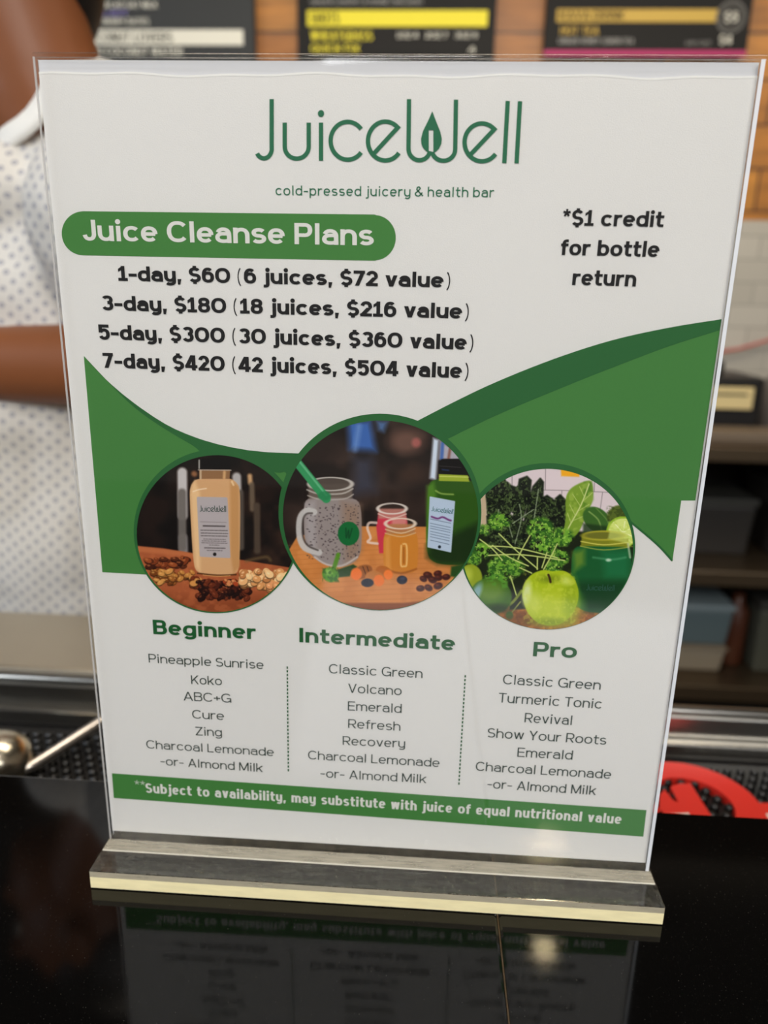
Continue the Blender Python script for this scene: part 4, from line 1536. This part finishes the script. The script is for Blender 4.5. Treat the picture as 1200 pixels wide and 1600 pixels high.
# straw mug
P2.poly([(186, 520), (220, 492), (440, 494), (478, 530), (480, 760), (452, 820), (380, 850), (290, 836), (226, 790), (190, 720)], (152, 142, 140), 3, 1, 5)
P2.poly([(380, 510), (478, 530), (480, 760), (450, 820), (400, 830)], (150, 124, 106), 24, .7)
P2.poly([(190, 520), (240, 510), (250, 790), (200, 720)], (176, 170, 172), 14, .6)
for _ in range(210):
    x, y = P2.rng.uniform(196, 470), P2.rng.uniform(520, 810)
    P2.ell(x, y, P2.rng.uniform(2, 5), P2.rng.uniform(2, 4), (72, 62, 66), 0, 2, .75)
P2.line([(240, 800), (300, 838), (380, 846), (460, 800)], 9, (206, 196, 190), 4, .8)
P2.poly([(204, 420), (434, 420), (436, 496), (210, 496)], (124, 112, 104), 6, .85)
P2.ell(322, 424, 112, 34, (96, 86, 80), 0, 3, .9)
P2.ring(322, 420, 112, 34, 7, (202, 196, 190), 2, .9)
P2.line([(200, 450), (260, 470), (380, 470), (438, 444)], 8, (196, 190, 184), 3, .8)
P2.line([(204, 480), (270, 500), (390, 498), (440, 474)], 7, (186, 178, 172), 3, .8)
P2.line([(136, 292), (300, 496)], 46, (66, 148, 100), 3)
P2.line([(150, 290), (300, 478)], 10, (124, 190, 150), 3, .7)
P2.ell(290, 482, 34, 24, (58, 132, 90), 0, 4, .8)
P2.line([(236, 566), (196, 560), (164, 600), (162, 690), (190, 752), (262, 776)], 34, (196, 192, 190), 4, .95)
P2.line([(226, 572), (196, 576), (178, 610), (178, 690), (204, 740), (256, 764)], 9, (70, 62, 60), 4, .8)
P2.ell(416, 678, 56, 62, (30, 108, 62), 4, 2)
P2.line([(402, 650), (404, 700), (416, 660), (418, 702), (434, 652)], 6, (22, 70, 44), 2, .8)
# small mugs
P2.poly([(572, 570), (712, 570), (722, 620), (716, 780), (576, 780), (560, 640)], (196, 70, 88), 4)
P2.poly([(640, 590), (720, 600), (716, 640), (640, 640)], (206, 150, 140), 10, .8)
P2.poly([(570, 548), (714, 548), (716, 600), (572, 600)], (188, 132, 122), 5, .9)
P2.ring(642, 548, 74, 27, 7, (224, 214, 206), 2, .9)
P2.line([(570, 575), (640, 598), (716, 576)], 6, (222, 200, 190), 2, .8)
P2.line([(560, 622), (524, 622), (514, 650), (530, 700), (516, 722), (566, 730)], 13, (226, 206, 196), 3, .85)
P2.poly([(600, 700), (616, 668), (756, 666), (774, 700), (772, 860), (740, 882), (640, 884), (602, 858)], (198, 134, 62), 3, 1, 4)
P2.poly([(604, 700), (630, 690), (636, 870), (606, 850)], (214, 158, 92), 9, .7)
P2.line([(610, 866), (690, 884), (768, 862)], 10, (152, 92, 44), 4, .8)
P2.poly([(610, 628), (760, 628), (760, 680), (612, 680)], (176, 130, 92), 5, .9)
P2.ring(685, 626, 77, 27, 7, (226, 212, 196), 2, .9)
P2.line([(608, 656), (690, 676), (762, 652)], 6, (220, 196, 164), 2, .85)
P2.line([(606, 676), (690, 694), (764, 674)], 6, (214, 186, 150), 2, .7)
P2.line([(690, 740), (688, 838), (704, 848), (718, 836), (718, 742), (700, 732)], 9, (232, 196, 136), 3, .8)
P2.line([(703, 752), (703, 830)], 10, (160, 100, 44), 3, .7)
# bits on the table
P2.poly([(440, 838), (460, 850), (420, 900), (360, 906), (356, 866)], (44, 74, 28), 4)
P2.ell(322, 892, 44, 38, (92, 146, 48), 20, 4)
P2.ell(312, 878, 22, 16, (160, 196, 104), 0, 6, .7)
P2.line([(336, 870), (352, 820), (362, 788)], 22, (96, 142, 52), 4)
P2.mottle([(280, 850), (362, 850), (366, 930), (280, 930)], 16, (52, 96, 30), .55, .2, .7, 21, 4)
P2.ell(488, 878, 54, 34, (150, 96, 52), -24, 3)
P2.ell(456, 888, 30, 32, (226, 124, 56), 0, 4)
P2.line([(490, 850), (508, 896)], 5, (96, 60, 34), 2)
P2.line([(512, 850), (524, 884)], 5, (96, 60, 34), 2)
P2.ell(600, 880, 46, 32, (176, 110, 56), 25, 3)
P2.ell(622, 892, 24, 26, (228, 130, 60), 0, 4)
P2.ell(552, 908, 50, 36, (186, 126, 74), 12, 3)
P2.ell(574, 922, 28, 30, (224, 126, 58), 0, 4)
P2.ell(514, 934, 32, 22, (38, 42, 58), 0, 3)
P2.ell(694, 919, 27, 22, (36, 40, 58), 0, 3)
P2.ell(698, 912, 14, 9, (70, 78, 100), 0, 4, .8)
for x, y, r_ in ((828, 894, 24), (880, 886, 22), (852, 918, 24), (884, 908, 22), (805, 914, 20), (924, 904, 22), (790, 963, 22), (832, 960, 22), (882, 950, 24)):
    P2.ell(x, y, r_, r_ * .74, (72, 32, 26), P2.rng.uniform(-30, 30), 3)
    P2.ell(x - 5, y - 5, r_ * .4, r_ * .22, (128, 72, 56), 0, 4, .7)
P2.poly([(950, 850), (1040, 830), (1000, 910), (945, 900)], (48, 80, 34), 6)

# ---- right picture: greens, apple and juice jar
P3 = Print(855.5, 857.7, 133.4, 125.2, 700, 700, 3.75, 330)
P3.fill((218, 204, 208))
for seg in ([(375, 100), (375, 250)], [(340, 245), (660, 247), (1000, 262)], [(571, 100), (570, 246)], [(667, 250), (662, 330)], [(905, 258), (888, 380)], [(860, 100), (856, 256)]):
    P3.line(seg, 5, (150, 138, 142), 2, .9)
P3.poly([(660, 120), (770, 120), (768, 168), (664, 164)], (232, 172, 48), 5)
P3.poly([(186, 270), (232, 270), (230, 560), (186, 560)], (196, 176, 150), 14)
P3.poly([(60, 600), (186, 480), (240, 520), (700, 480), (1100, 520), (1100, 1100), (60, 1100)], (36, 44, 24), 8)
P3.poly([(100, 955), (400, 945), (700, 930), (900, 940), (900, 1080), (100, 1080)], (182, 120, 58), 6)
P3.mottle([(100, 955), (900, 940), (900, 1080), (100, 1080)], 24, (130, 80, 40), .55, .2, .7, 31)
for pts in ([(222, 236), (250, 196), (330, 184), (352, 240), (330, 360), (240, 420)], [(300, 280), (350, 216), (396, 232), (404, 300), (340, 420), (280, 460)],
            [(404, 290), (420, 184), (462, 168), (484, 190), (474, 300), (430, 420), (380, 440)], [(470, 330), (500, 226), (540, 180), (556, 200), (550, 340), (500, 440), (430, 520)],
            [(540, 300), (580, 280), (626, 312), (630, 460), (540, 500)], [(622, 400), (632, 296), (656, 276), (700, 320), (704, 470), (626, 500)],
            [(230, 400), (420, 400), (460, 560), (240, 620)], [(420, 430), (700, 440), (690, 560), (420, 600)]):
    P3.poly(pts, (34, 42, 28), 5, 1, 6)
kale = [(222, 236), (250, 196), (330, 184), (396, 232), (462, 168), (484, 260), (540, 180), (556, 290), (700, 300), (704, 560), (240, 620)]
P3.mottle(kale, 20, (76, 92, 56), .56, .16, .85, 32)
P3.mottle(kale, 13, (16, 22, 14), .58, .12, .8, 33)
P3.mottle(kale, 10, (108, 124, 84), .68, .1, .7, 34)
for seg in ([(418, 330), (428, 420), (392, 560)], [(530, 240), (500, 440)], [(296, 360), (298, 420)], [(380, 440), (500, 360)], [(604, 500), (622, 560)], [(350, 430), (376, 520)]):
    P3.line(seg, 6, (178, 190, 160), 3, .75)
# chard leaf, cucumber, lime slice
P3.poly([(672, 520), (694, 420), (690, 290), (720, 236), (790, 200), (842, 192), (848, 300), (806, 380), (780, 460), (740, 520)], (128, 156, 62), 4, 1, 4)
P3.poly([(800, 200), (842, 192), (848, 300), (806, 380), (790, 340)], (84, 124, 46), 12, .7)
P3.mottle([(672, 520), (690, 290), (790, 200), (842, 192), (848, 300), (780, 460)], 30, (164, 184, 92), .55, .2, .6, 36)
P3.line([(676, 520), (720, 440), (780, 330), (826, 210)], 7, (206, 214, 150), 2.5)
for seg in ([(720, 440), (700, 380)], [(745, 395), (712, 330)], [(775, 340), (730, 270)], [(800, 290), (770, 225)], [(730, 425), (790, 400)], [(760, 370), (826, 330)], [(790, 310), (846, 260)]):
    P3.line(seg, 4, (196, 206, 136), 2, .8)
P3.ell(872, 420, 92, 66, (70, 108, 52), 38, 4)
P3.line([(826, 372), (880, 420), (900, 486)], 9, (142, 168, 100), 3, .8)
P3.line([(868, 352), (930, 420), (944, 470)], 7, (120, 150, 84), 3, .7)
P3.ell(990, 385, 62, 46, (96, 110, 52), -30, 6)
P3.mottle([(930, 340), (1060, 340), (1060, 430), (930, 430)], 14, (60, 74, 34), .5, .2, .6, 37)
P3.poly([(790, 440), (960, 460), (940, 520), (790, 500)], (40, 62, 34), 8, .8)
P3.ell(1022, 492, 96, 92, (150, 182, 66), 0, 3)
P3.ell(1024, 494, 86, 82, (212, 222, 138), 0, 3)
for k in range(7):
    t = 2 * math.pi * k / 7 + .4
    P3.line([(1024, 494), (1024 + 84 * math.cos(t), 494 + 80 * math.sin(t))], 5, (236, 240, 190), 2)
P3.mottle([(940, 410), (1100, 410), (1100, 580), (940, 580)], 20, (186, 204, 92), .58, .15, .5, 38)
# parsley
for x, y, r_, sd in ((300, 430, 66, 1), (214, 480, 40, 2), (540, 470, 80, 3), (560, 560, 80, 4), (668, 520, 70, 5), (650, 640, 60, 6), (200, 600, 60, 7), (330, 700, 100, 8), (270, 780, 70, 9), (620, 700, 50, 10), (390, 700, 60, 11), (150, 650, 46, 12)):
    pts = [(x + r_ * math.cos(t), y + r_ * .8 * math.sin(t)) for t in np.linspace(0, 6.28, 12)]
    P3.mottle(pts, 26, (62, 106, 44), .42, .12, .95, 40 + sd, 10)
    P3.mottle(pts, 18, (120, 166, 66), .56, .12, .95, 60 + sd, 10)
    P3.mottle(pts, 12, (168, 204, 100), .68, .1, .8, 80 + sd, 10)
# stems
for seg in ([(186, 534), (260, 590), (318, 656)], [(236, 574), (400, 584), (640, 642)], [(236, 628), (430, 624), (682, 658)], [(298, 500), (400, 600), (524, 706)], [(480, 510), (430, 600), (410, 650)],
            [(580, 610), (550, 700)], [(640, 560), (600, 640), (560, 710)], [(524, 640), (522, 710)], [(366, 750), (400, 860)], [(420, 700), (490, 732)], [(260, 570), (360, 640), (470, 690)]):
    P3.line(seg, 8, (176, 190, 104), 2.5, .95)
    P3.line(seg, 3, (222, 228, 168), 2, .8)
P3.line([(430, 836), (390, 890), (344, 932)], 16, (128, 140, 62), 3)
P3.line([(424, 900), (370, 966)], 7, (168, 170, 96), 3)
P3.ell(346, 936, 16, 16, (196, 132, 84), 0, 3)
P3.ell(360, 980, 22, 24, (70, 116, 48), 0, 5)
# limes
P3.ell(132, 760, 68, 80, (148, 162, 52), 0, 4)
P3.ell(112, 740, 30, 36, (196, 204, 96), 0, 16, .7)
P3.ell(252, 866, 122, 104, (74, 110, 40), 8, 4)
P3.ell(250, 836, 80, 60, (118, 148, 62), 0, 24, .7)
P3.ell(166, 850, 24, 62, (152, 184, 206), 24, 10, .8)
P3.ell(300, 940, 80, 26, (34, 54, 22), 0, 14, .7)
P3.mottle([(230, 740), (350, 740), (350, 820), (230, 820)], 18, (96, 150, 60), .5, .15, .9, 91)
# jar
P3.poly([(734, 600), (770, 574), (1040, 574), (1070, 610), (1064, 860), (1010, 960), (800, 956), (738, 900), (724, 740)], (34, 96, 56), 4, 1, 6)
P3.poly([(730, 610), (800, 590), (800, 680), (740, 720)], (120, 146, 60), 20, .8)
P3.poly([(900, 600), (1060, 600), (1060, 760), (920, 760)], (42, 120, 80), 26, .7)
P3.poly([(740, 780), (1064, 780), (1010, 960), (800, 956)], (18, 66, 34), 26, .8)
P3.line([(850, 640), (960, 652), (1040, 640)], 10, (110, 170, 130), 6, .6)
P3.ell(940, 656, 16, 9, (210, 226, 206), 0, 4, .8)
P3.poly([(784, 516), (1054, 530), (1056, 580), (776, 574)], (136, 138, 46), 5, .95)
P3.ell(912, 512, 134, 30, (176, 170, 66), 0, 3, .95)
P3.ell(905, 512, 110, 20, (110, 112, 50), 0, 4, .9)
P3.line([(778, 546), (910, 566), (1054, 552)], 6, (222, 216, 120), 3, .85)
P3.line([(776, 574), (910, 596), (1058, 580)], 6, (206, 196, 96), 3, .7)
P3.line([(1054, 560), (1066, 640)], 12, (196, 200, 176), 4, .7)
P3.poly([(936, 530), (950, 470), (1050, 500), (1054, 560)], (208, 218, 132), 6, .6)
# apple
P3.ell(520, 1000, 230, 36, (96, 62, 28), 0, 16, .6)
P3.poly([(432, 860), (446, 790), (492, 736), (560, 712), (610, 724), (680, 716), (736, 756), (764, 830), (760, 900), (724, 980), (660, 1030), (590, 1040), (520, 1022), (462, 960)], (170, 188, 46), 3, 1, 2)
P3.ell(640, 930, 130, 110, (188, 200, 54), 0, 50, .7)
P3.ell(720, 880, 44, 120, (146, 168, 40), 0, 22, .7)
P3.ell(600, 1020, 110, 24, (128, 146, 40), 0, 16, .7)
P3.ell(462, 850, 26, 66, (214, 222, 170), 8, 12, .9)
P3.ell(500, 900, 40, 60, (204, 212, 110), 0, 24, .6)
P3.ell(690, 776, 36, 24, (206, 216, 120), 20, 14, .8)
P3.ell(592, 766, 60, 22, (124, 140, 38), 0, 14, .8)
P3.mottle([(440, 730), (750, 730), (750, 1030), (440, 1030)], 18, (206, 212, 90), .6, .15, .35, 95)
P3.line([(588, 742), (596, 764), (600, 784)], 13, (66, 46, 28), 3)

r1 = disc('picture_ring', 338.8, 830, 129.6, 128, INK_DGREEN, sheet, L3)
r1['label'] = 'deep green ring around the bottle picture'
q1 = P1.build('bottle_picture', sheet, L3 + 0.00003)
q1['label'] = 'round printed picture of a nut milk bottle'
r3 = disc('picture_ring', 855.4, 853.4, 137, 130, INK_DGREEN, sheet, L3)
r3['label'] = 'deep green ring around the greens picture'
q3 = P3.build('greens_picture', sheet, L3 + 0.00003)
q3['label'] = 'round printed picture of kale, apple and green juice'
r2 = disc('picture_ring', 593.8, 799.8, 158.4, 153.6, INK_DGREEN, sheet, L4)
r2['label'] = 'deep green ring around the mugs picture'
q2 = P2.build('mugs_picture', sheet, L4 + 0.00003)
q2['label'] = 'round printed picture of smoothie mugs and a green juice bottle'
# wordmarks on the pictured labels
put_logo('label_wordmark', sh(200 + 449 / 4, 640 + 636 / 4), sh(200 + 616 / 4, 640 + 638 / 4), mat('label_green_ink', (28, 66, 54), 0.7), q1, L3 + 0.00006, 1.5, 1.0)
put_logo('label_wordmark', sh(420 + 846 / 3.3333, 630 + 560 / 3.3333), sh(420 + 958 / 3.3333, 630 + 576 / 3.3333), mat('label_teal_ink', (40, 110, 110), 0.7), q2, L4 + 0.00006, 1.5, 1.0)
put_logo('label_wordmark', sh(700 + 808 / 3.75, 700 + 832 / 3.75), sh(700 + 974 / 3.75, 700 + 836 / 3.75), mat('glass_green_ink', (24, 84, 66), 0.7), q3, L3 + 0.00006, 1.6, 1.0)

# headings, lists, dividers
HW = 0.25
for nm, t, a, b in (('column_heading', 'Beginner', (240, 990.4), (400, 998.6)), ('column_heading', 'Intermediate', (467, 1003.0), (710.5, 1016.0)), ('column_heading', 'Pro', (832.5, 1025.0), (900.5, 1028.0))):
    sheet_text(nm, [(t, a, b, 22.6)], INK_HEAD, sheet, HW, L3, 0.05)['label'] = 'bold green heading ' + t
RW = 0.122


def c7(x, y):
    return 160 + x / 2.5, 950 + y / 2.5


def cm(x, y):
    return 440 + x / 4, 960 + y / 4


def cp(x, y):
    return 720 + x / 4.6154, 980 + y / 4.6154


sheet_text('recipe_list', [('Pineapple Sunrise', c7(182, 212), c7(630, 238), 13.6), ('Koko', c7(348, 296), c7(468, 301), 13.6), ('ABC+G', c7(318, 360), c7(504, 369), 13.6),
                           ('Cure', c7(352, 430), c7(476, 437), 13.4), ('Zing', c7(365, 496), c7(468, 501), 13.2), ('Charcoal Lemonade', c7(173, 547), c7(670, 578), 13.0),
                           ('-or- Almond Milk', c7(228, 612), c7(627, 640), 13.0)], INK_GREY, sheet, RW, L3, 0.055, 0.36)['label'] = 'thin grey list under the first heading'
sheet_text('recipe_list', [('Classic Green', cm(296, 366), cm(880, 397), 14.6), ('Volcano', cm(416, 488), cm(750, 504), 14.4), ('Emerald', cm(414, 598), cm(750, 615), 14.2),
                           ('Refresh', cm(416, 708), cm(742, 726), 14.0), ('Recovery', cm(382, 814), cm(772, 832), 13.8), ('Charcoal Lemonade', cm(166, 903), cm(986, 953), 13.6),
                           ('-or- Almond Milk', cm(244, 1016), cm(904, 1053), 13.4)], INK_GREY, sheet, RW, L3, 0.055, 0.36)['label'] = 'thin grey list under the second heading'
sheet_text('recipe_list', [('Classic Green', cp(302, 408), cp(1006, 450), 15.2), ('Turmeric Tonic', cp(270, 540), cp(1014, 586), 15.0), ('Revival', cp(458, 684), cp(802, 704), 14.8),
                           ('Show Your Roots', cp(190, 792), cp(1046, 846), 14.6), ('Emerald', cp(406, 932), cp(804, 954), 14.4), ('Charcoal Lemonade', cp(106, 1032), cp(1080, 1092), 14.2),
                           ('-or- Almond Milk', cp(190, 1158), cp(972, 1208), 14.0)], INK_GREY, sheet, RW, L3, 0.055, 0.36)['label'] = 'thin grey list under the third heading'
for (a, b, nd) in (((449.0, 1041), (450.7, 1207), 29), ((727, 1054.5), (716.8, 1228), 29)):
    V, F = [], []
    for k in range(nd):
        t0, t1 = k / nd, (k + 0.62) / nd
        p, q = [(a[0] + (b[0] - a[0]) * t, a[1] + (b[1] - a[1]) * t) for t in (t0, t1)]
        i0 = len(V)
        for (x, y) in ((p[0] - 1.1, p[1]), (p[0] + 1.1, p[1]), (q[0] + 1.1, q[1]), (q[0] - 1.1, q[1])):
            s_ = sh(x, y)
            V.append((s_[0], -L3, s_[1]))
        F.append((i0, i0 + 1, i0 + 2, i0 + 3))
    mesh_obj('dashed_divider', V, F, INK_HEAD, sheet)

nb = sheet_poly('notice_banner', [(175, 1208)] + [(175 + 835 * t, 1208 + 57.5 * t - 5.5 * math.sin(math.pi * t) * 0) for t in np.linspace(.1, 1, 10)] + [(1005, 1307)] + [(1005 - 827 * t, 1307 - 60.5 * t) for t in np.linspace(.1, 1, 10)], INK_GREEN, sheet, L2)
nb['label'] = 'green notice banner along the foot'
sheet_text('notice_lettering', [('Subject to availability, may substitute with juice of equal nutritional value', (228, 1238), (970, 1287), 15.0)], INK_WHITE, nb, 0.205, L3, 0.05, 0.40)['label'] = 'bold white notice line'
sheet_text('notice_stars', [('**', (211, 1233), (227, 1234.5), 14.0)], INK_PALE, nb, 0.12, L3, 0.05)['label'] = 'two faint stars'

# ------------------------------------------------------------------ the person behind the bar
def ellip(bm, c, r, rot=None, seg=20):
    M_ = Matrix.Translation(Vector(c)) @ (rot or Matrix.Identity(4)) @ Matrix.Diagonal((r[0], r[1], r[2], 1))
    bmesh.ops.create_uvsphere(bm, u_segments=seg, v_segments=seg // 2 + 2, radius=1, matrix=M_)


def limb(bm, pts, rad, n=14):
    for p, r in zip(pts, rad):
        ellip(bm, p, (r, r, r), None, 14)
    for (p, r), (q, s) in zip(zip(pts, rad), zip(pts[1:], rad[1:])):
        add_tube(bm, [p, q], [r, s], n)


def fuse(name, bm, voxel, material, parent, smooth_it=6, noise_amp=0.0):
    me = bpy.data.meshes.new(name)
    bmesh.ops.recalc_face_normals(bm, faces=bm.faces[:])
    bm.to_mesh(me)
    bm.free()
    o = new_obj(name, me)
    rm = o.modifiers.new('fuse', 'REMESH')
    rm.mode = 'VOXEL'
    rm.voxel_size = voxel
    sm = o.modifiers.new('soft', 'SMOOTH')
    sm.factor = 0.5
    sm.iterations = smooth_it
    dg = bpy.context.evaluated_depsgraph_get()
    me2 = bpy.data.meshes.new_from_object(o.evaluated_get(dg))
    me2.name = name
    o.modifiers.clear()
    o.data = me2
    me2.materials.clear()
    me2.materials.append(material)
    me2.polygons.foreach_set('use_smooth', [True] * len(me2.polygons))
    bpy.data.meshes.remove(me)
    if parent is not None:
        o.parent = parent
    return o


bm = bmesh.new()
HC = Vector((-0.396, 0.52, 0.555))
# head: facing left, chin down a little
ellip(bm, HC, (0.096, 0.076, 0.112))
ellip(bm, HC + Vector((-0.040, 0, -0.052)), (0.062, 0.058, 0.070))
ellip(bm, HC + Vector((-0.074, 0, -0.090)), (0.026, 0.028, 0.022))          # chin
add_tube(bm, [HC + Vector((-0.090, 0, 0.012)), HC + Vector((-0.112, 0, -0.028))], [0.010, 0.015], 10)   # nose
for s in (-1, 1):
    ellip(bm, HC + Vector((-0.108, 0.010 * s, -0.030)), (0.010, 0.010, 0.008))
    ellip(bm, HC + Vector((0.012, 0.076 * s, -0.018)), (0.019, 0.010, 0.032))   # ears
    ellip(bm, HC + Vector((-0.078, 0.036 * s, 0.022)), (0.020, 0.026, 0.010))   # brows
ellip(bm, HC + Vector((-0.096, 0, -0.056)), (0.012, 0.022, 0.006))
ellip(bm, HC + Vector((-0.095, 0, -0.066)), (0.012, 0.020, 0.007))
# neck leaning forward, torso, pelvis
limb(bm, [(-0.325, 0.53, 0.33), (-0.362, 0.52, 0.41), (-0.390, 0.52, 0.50)], [0.064, 0.060, 0.062], 20)
limb(bm, [(-0.325, 0.53, 0.27), (-0.36, 0.53, 0.18), (-0.35, 0.54, 0.05), (-0.345, 0.55, -0.10)], [0.085, 0.110, 0.105, 0.11], 20)
SHn, ELn, WRn = (-0.255, 0.41, 0.285), (-0.205, 0.405, 0.160), (-0.445, 0.395, 0.158)
SHf, ELf, WRf = (-0.275, 0.65, 0.285), (-0.36, 0.72, 0.06), (-0.53, 0.62, 0.02)
for sh_, el, wr in ((SHn, ELn, WRn), (SHf, ELf, WRf)):
    limb(bm, [(sh_[0] - .02, (sh_[1] + .53) / 2, sh_[2] + .02), sh_, el, wr], [0.06, 0.056, 0.040, 0.030], 16)
for s in (-1, 1):
    limb(bm, [(-0.345, 0.55 + .055 * s, -0.16), (-0.35, 0.55 + .09 * s, -0.55), (-0.33, 0.55 + .09 * s, -0.99)], [0.080, 0.056, 0.042], 14)
    limb(bm, [(-0.32, 0.55 + .09 * s, -1.03), (-0.50, 0.55 + .10 * s, -1.045)], [0.034, 0.024], 12)
# hands: palm, four fingers, thumb
for wr, dr, up_ in ((WRn, Vector((-1, -0.10, -0.12)), Vector((0, 0.1, -1))), (WRf, Vector((-1, -0.25, -0.15)), Vector((0, 0, -1)))):
    dr.normalize()
    w_ = Vector(wr)
    side = dr.cross(up_).normalized()
    up_ = side.cross(dr).normalized()
    limb(bm, [w_, w_ + dr * .03], [0.027, 0.026], 14)
    for k in range(4):
        off = side * ((k - 1.5) * 0.0195)
        ln = (0.066, 0.076, 0.070, 0.054)[k]
        b0 = w_ + dr * 0.030 + off * .8
        b1 = w_ + dr * 0.092 + off
        b2 = b1 + dr * ln * .5 + up_ * ln * .22
        b3 = b2 + dr * ln * .26 + up_ * ln * .40
        limb(bm, [b0, b1, b2, b3], [0.0125, 0.0100, 0.0085, 0.0070], 10)
    t0 = w_ + dr * .025 - side * .022
    t1 = w_ + dr * .058 - side * .046 + up_ * .012
    t2 = w_ + dr * .088 - side * .052 + up_ * .026
    limb(bm, [t0, t1, t2], [0.0125, 0.0100, 0.0080], 10)
person = fuse('person', bm, 0.0052, SKIN, None, 5)
tag(person, 'person in a white dotted shirt bending over behind the bar, left of the sign', 'person')

# shirt with rolled sleeves, collar, trousers, shoes, hair
bm = bmesh.new()
limb(bm, [(-0.325, 0.53, 0.25), (-0.37, 0.53, 0.16), (-0.370, 0.53, 0.06), (-0.360, 0.54, -0.12)], [0.105, 0.130, 0.132, 0.142], 24)
ellip(bm, (-0.40, 0.52, 0.10), (0.125, 0.135, 0.24))
ellip(bm, (-0.270, 0.53, 0.295), (0.070, 0.16, 0.055))
ellip(bm, (-0.385, 0.500, 0.303), (0.062, 0.085, 0.052), Matrix.Rotation(R(-40), 4, 'Y'))
ellip(bm, (-0.335, 0.528, 0.315), (0.082, 0.088, 0.058), Matrix.Rotation(R(-40), 4, 'Y'))
for sh_, el in ((SHn, ELn), (SHf, ELf)):
    s_, e_ = Vector(sh_), Vector(el)
    limb(bm, [Vector((sh_[0] - .015, (sh_[1] + .53) / 2, sh_[2] + .015)), s_, s_.lerp(e_, .55), s_.lerp(e_, .80)], [0.080, 0.074, 0.066, 0.064], 18)
shirt = fuse('shirt', bm, 0.006, SHIRT, person, 8)
shirt['label'] = 'white shirt with small grey ring dots'
rng = random.Random(4)
for v in shirt.data.vertices:
    c = v.co
    f = math.sin(c.x * 34 + c.z * 21 + 2.2 * math.sin(c.z * 17 + c.y * 9)) + 0.6 * math.sin(c.x * 19 - c.z * 47 + 1.3)
    a_ = 0.0042 if c.z < 0.24 else 0.0015
    v.co = c + v.normal * (f * a_)
# collar: a leaning band around the neck
bm = bmesh.new()
n = 40
cc = Vector((-0.352, 0.522, 0.382))
ax = Vector((-0.66, -0.20, 0.74)).normalized()
e1 = Vector((0.74, 0, 0.66)).normalized()
e2 = ax.cross(e1)
rings = []
for rr2, hh in ((0.069, 0.007), (0.072, 0.008), (0.079, -0.003), (0.083, -0.010), (0.079, -0.011), (0.073, -0.004), (0.067, 0.004)):
    rings.append([bm.verts.new(cc + e1 * (rr2 * 0.96 * math.cos(2 * math.pi * k / n)) + e2 * (rr2 * 0.98 * math.sin(2 * math.pi * k / n)) + ax * (hh + 0.004 * math.sin(5 * 2 * math.pi * k / n))) for k in range(n)])
for a_, b_ in zip(rings, rings[1:] + rings[:1]):
    for k in range(n):
        bm.faces.new((a_[k], a_[(k + 1) % n], b_[(k + 1) % n], b_[k]))
bmesh.ops.recalc_face_normals(bm, faces=bm.faces[:])
bm_obj('shirt_collar', bm, COLLAR, person, True)['label'] = 'plain white collar'
bm = bmesh.new()
limb(bm, [(-0.345, 0.55, -0.10), (-0.345, 0.55, -0.20)], [0.142, 0.140], 20)
for s in (-1, 1):
    limb(bm, [(-0.34, 0.55 + .075 * s, -0.20), (-0.35, 0.55 + .09 * s, -0.55), (-0.33, 0.55 + .09 * s, -0.97)], [0.105, 0.078, 0.066], 16)
fuse('trousers', bm, 0.009, TROUSER, person, 5)
for s in (-1, 1):
    bm = bmesh.new()
    ellip(bm, (-0.40, 0.55 + .095 * s, -1.035), (0.14, 0.05, 0.035))
    ellip(bm, (-0.33, 0.55 + .092 * s, -1.01), (0.06, 0.05, 0.05))
    fuse('shoe', bm, 0.006, BLACK_PLASTIC, person, 4)
bm = bmesh.new()
ellip(bm, HC + Vector((0.026, 0, 0.036)), (0.092, 0.084, 0.104))
ellip(bm, (-0.354, 0.542, 0.535), (0.052, 0.056, 0.102))
fuse('hair', bm, 0.005, HAIR, person, 4)
for s in (-1, 1):
    bm = bmesh.new()
    ellip(bm, HC + Vector((-0.083, 0.031 * s, 0.004)), (0.008, 0.012, 0.008))
    bm_obj('eye', bm, mat('eye_white', (226, 222, 214), 0.3), person, True)

# ------------------------------------------------------------------ pendant globe lamps over the customers' side
def glow(name, col, strength):
    m = bpy.data.materials.new(name)
    m.use_nodes = True
    b = m.node_tree.nodes['Principled BSDF']
    b.inputs['Base Color'].default_value = (0.9, 0.85, 0.7, 1)
    b.inputs['Emission Color'].default_value = col
    b.inputs['Emission Strength'].default_value = strength
    return m


GLOBE = glow('warm_lamp_globe', (1.0, 0.80, 0.48, 1), 300.0)
GLOBE_DIM = glow('dim_lamp_globe', (1.0, 0.80, 0.48, 1), 150.0)
BRASS = mat('dark_brass', (90, 70, 40), 0.4, 0.8)
for i, (X, Y, Z) in enumerate(((0.5095, -2.05, 1.715), (0.434, -1.60, 1.694))):
    r_ = empty('pendant_lamp', (X, Y, Z))
    tag(r_, ('warm globe pendant lamp over the customers, farther from the bar', 'warm globe pendant lamp over the customers, nearer the bar')[i], 'lamp', 'globe pendant lamps')
    bm = bmesh.new()
    ellip(bm, (0, 0, 0), (0.05, 0.05, 0.05) if i == 0 else (0.034, 0.034, 0.034), None, 28)
    bm_obj('globe', bm, (GLOBE, GLOBE_DIM)[i], r_, True)
    bm = bmesh.new()
    add_lathe(bm, [(0, 0.075), (0.016, 0.075), (0.02, 0.045), (0.012, 0.03), (0, 0.03)], (0, 0, 0), 20)
    bm_obj('socket', bm, BRASS, r_, True)
    bm = bmesh.new()
    add_tube(bm, [(0, 0, 0.07), (0, 0, 2.6 - Z)], 0.003, 8)
    bm_obj('cord', bm, BLACK_PLASTIC, r_, True)
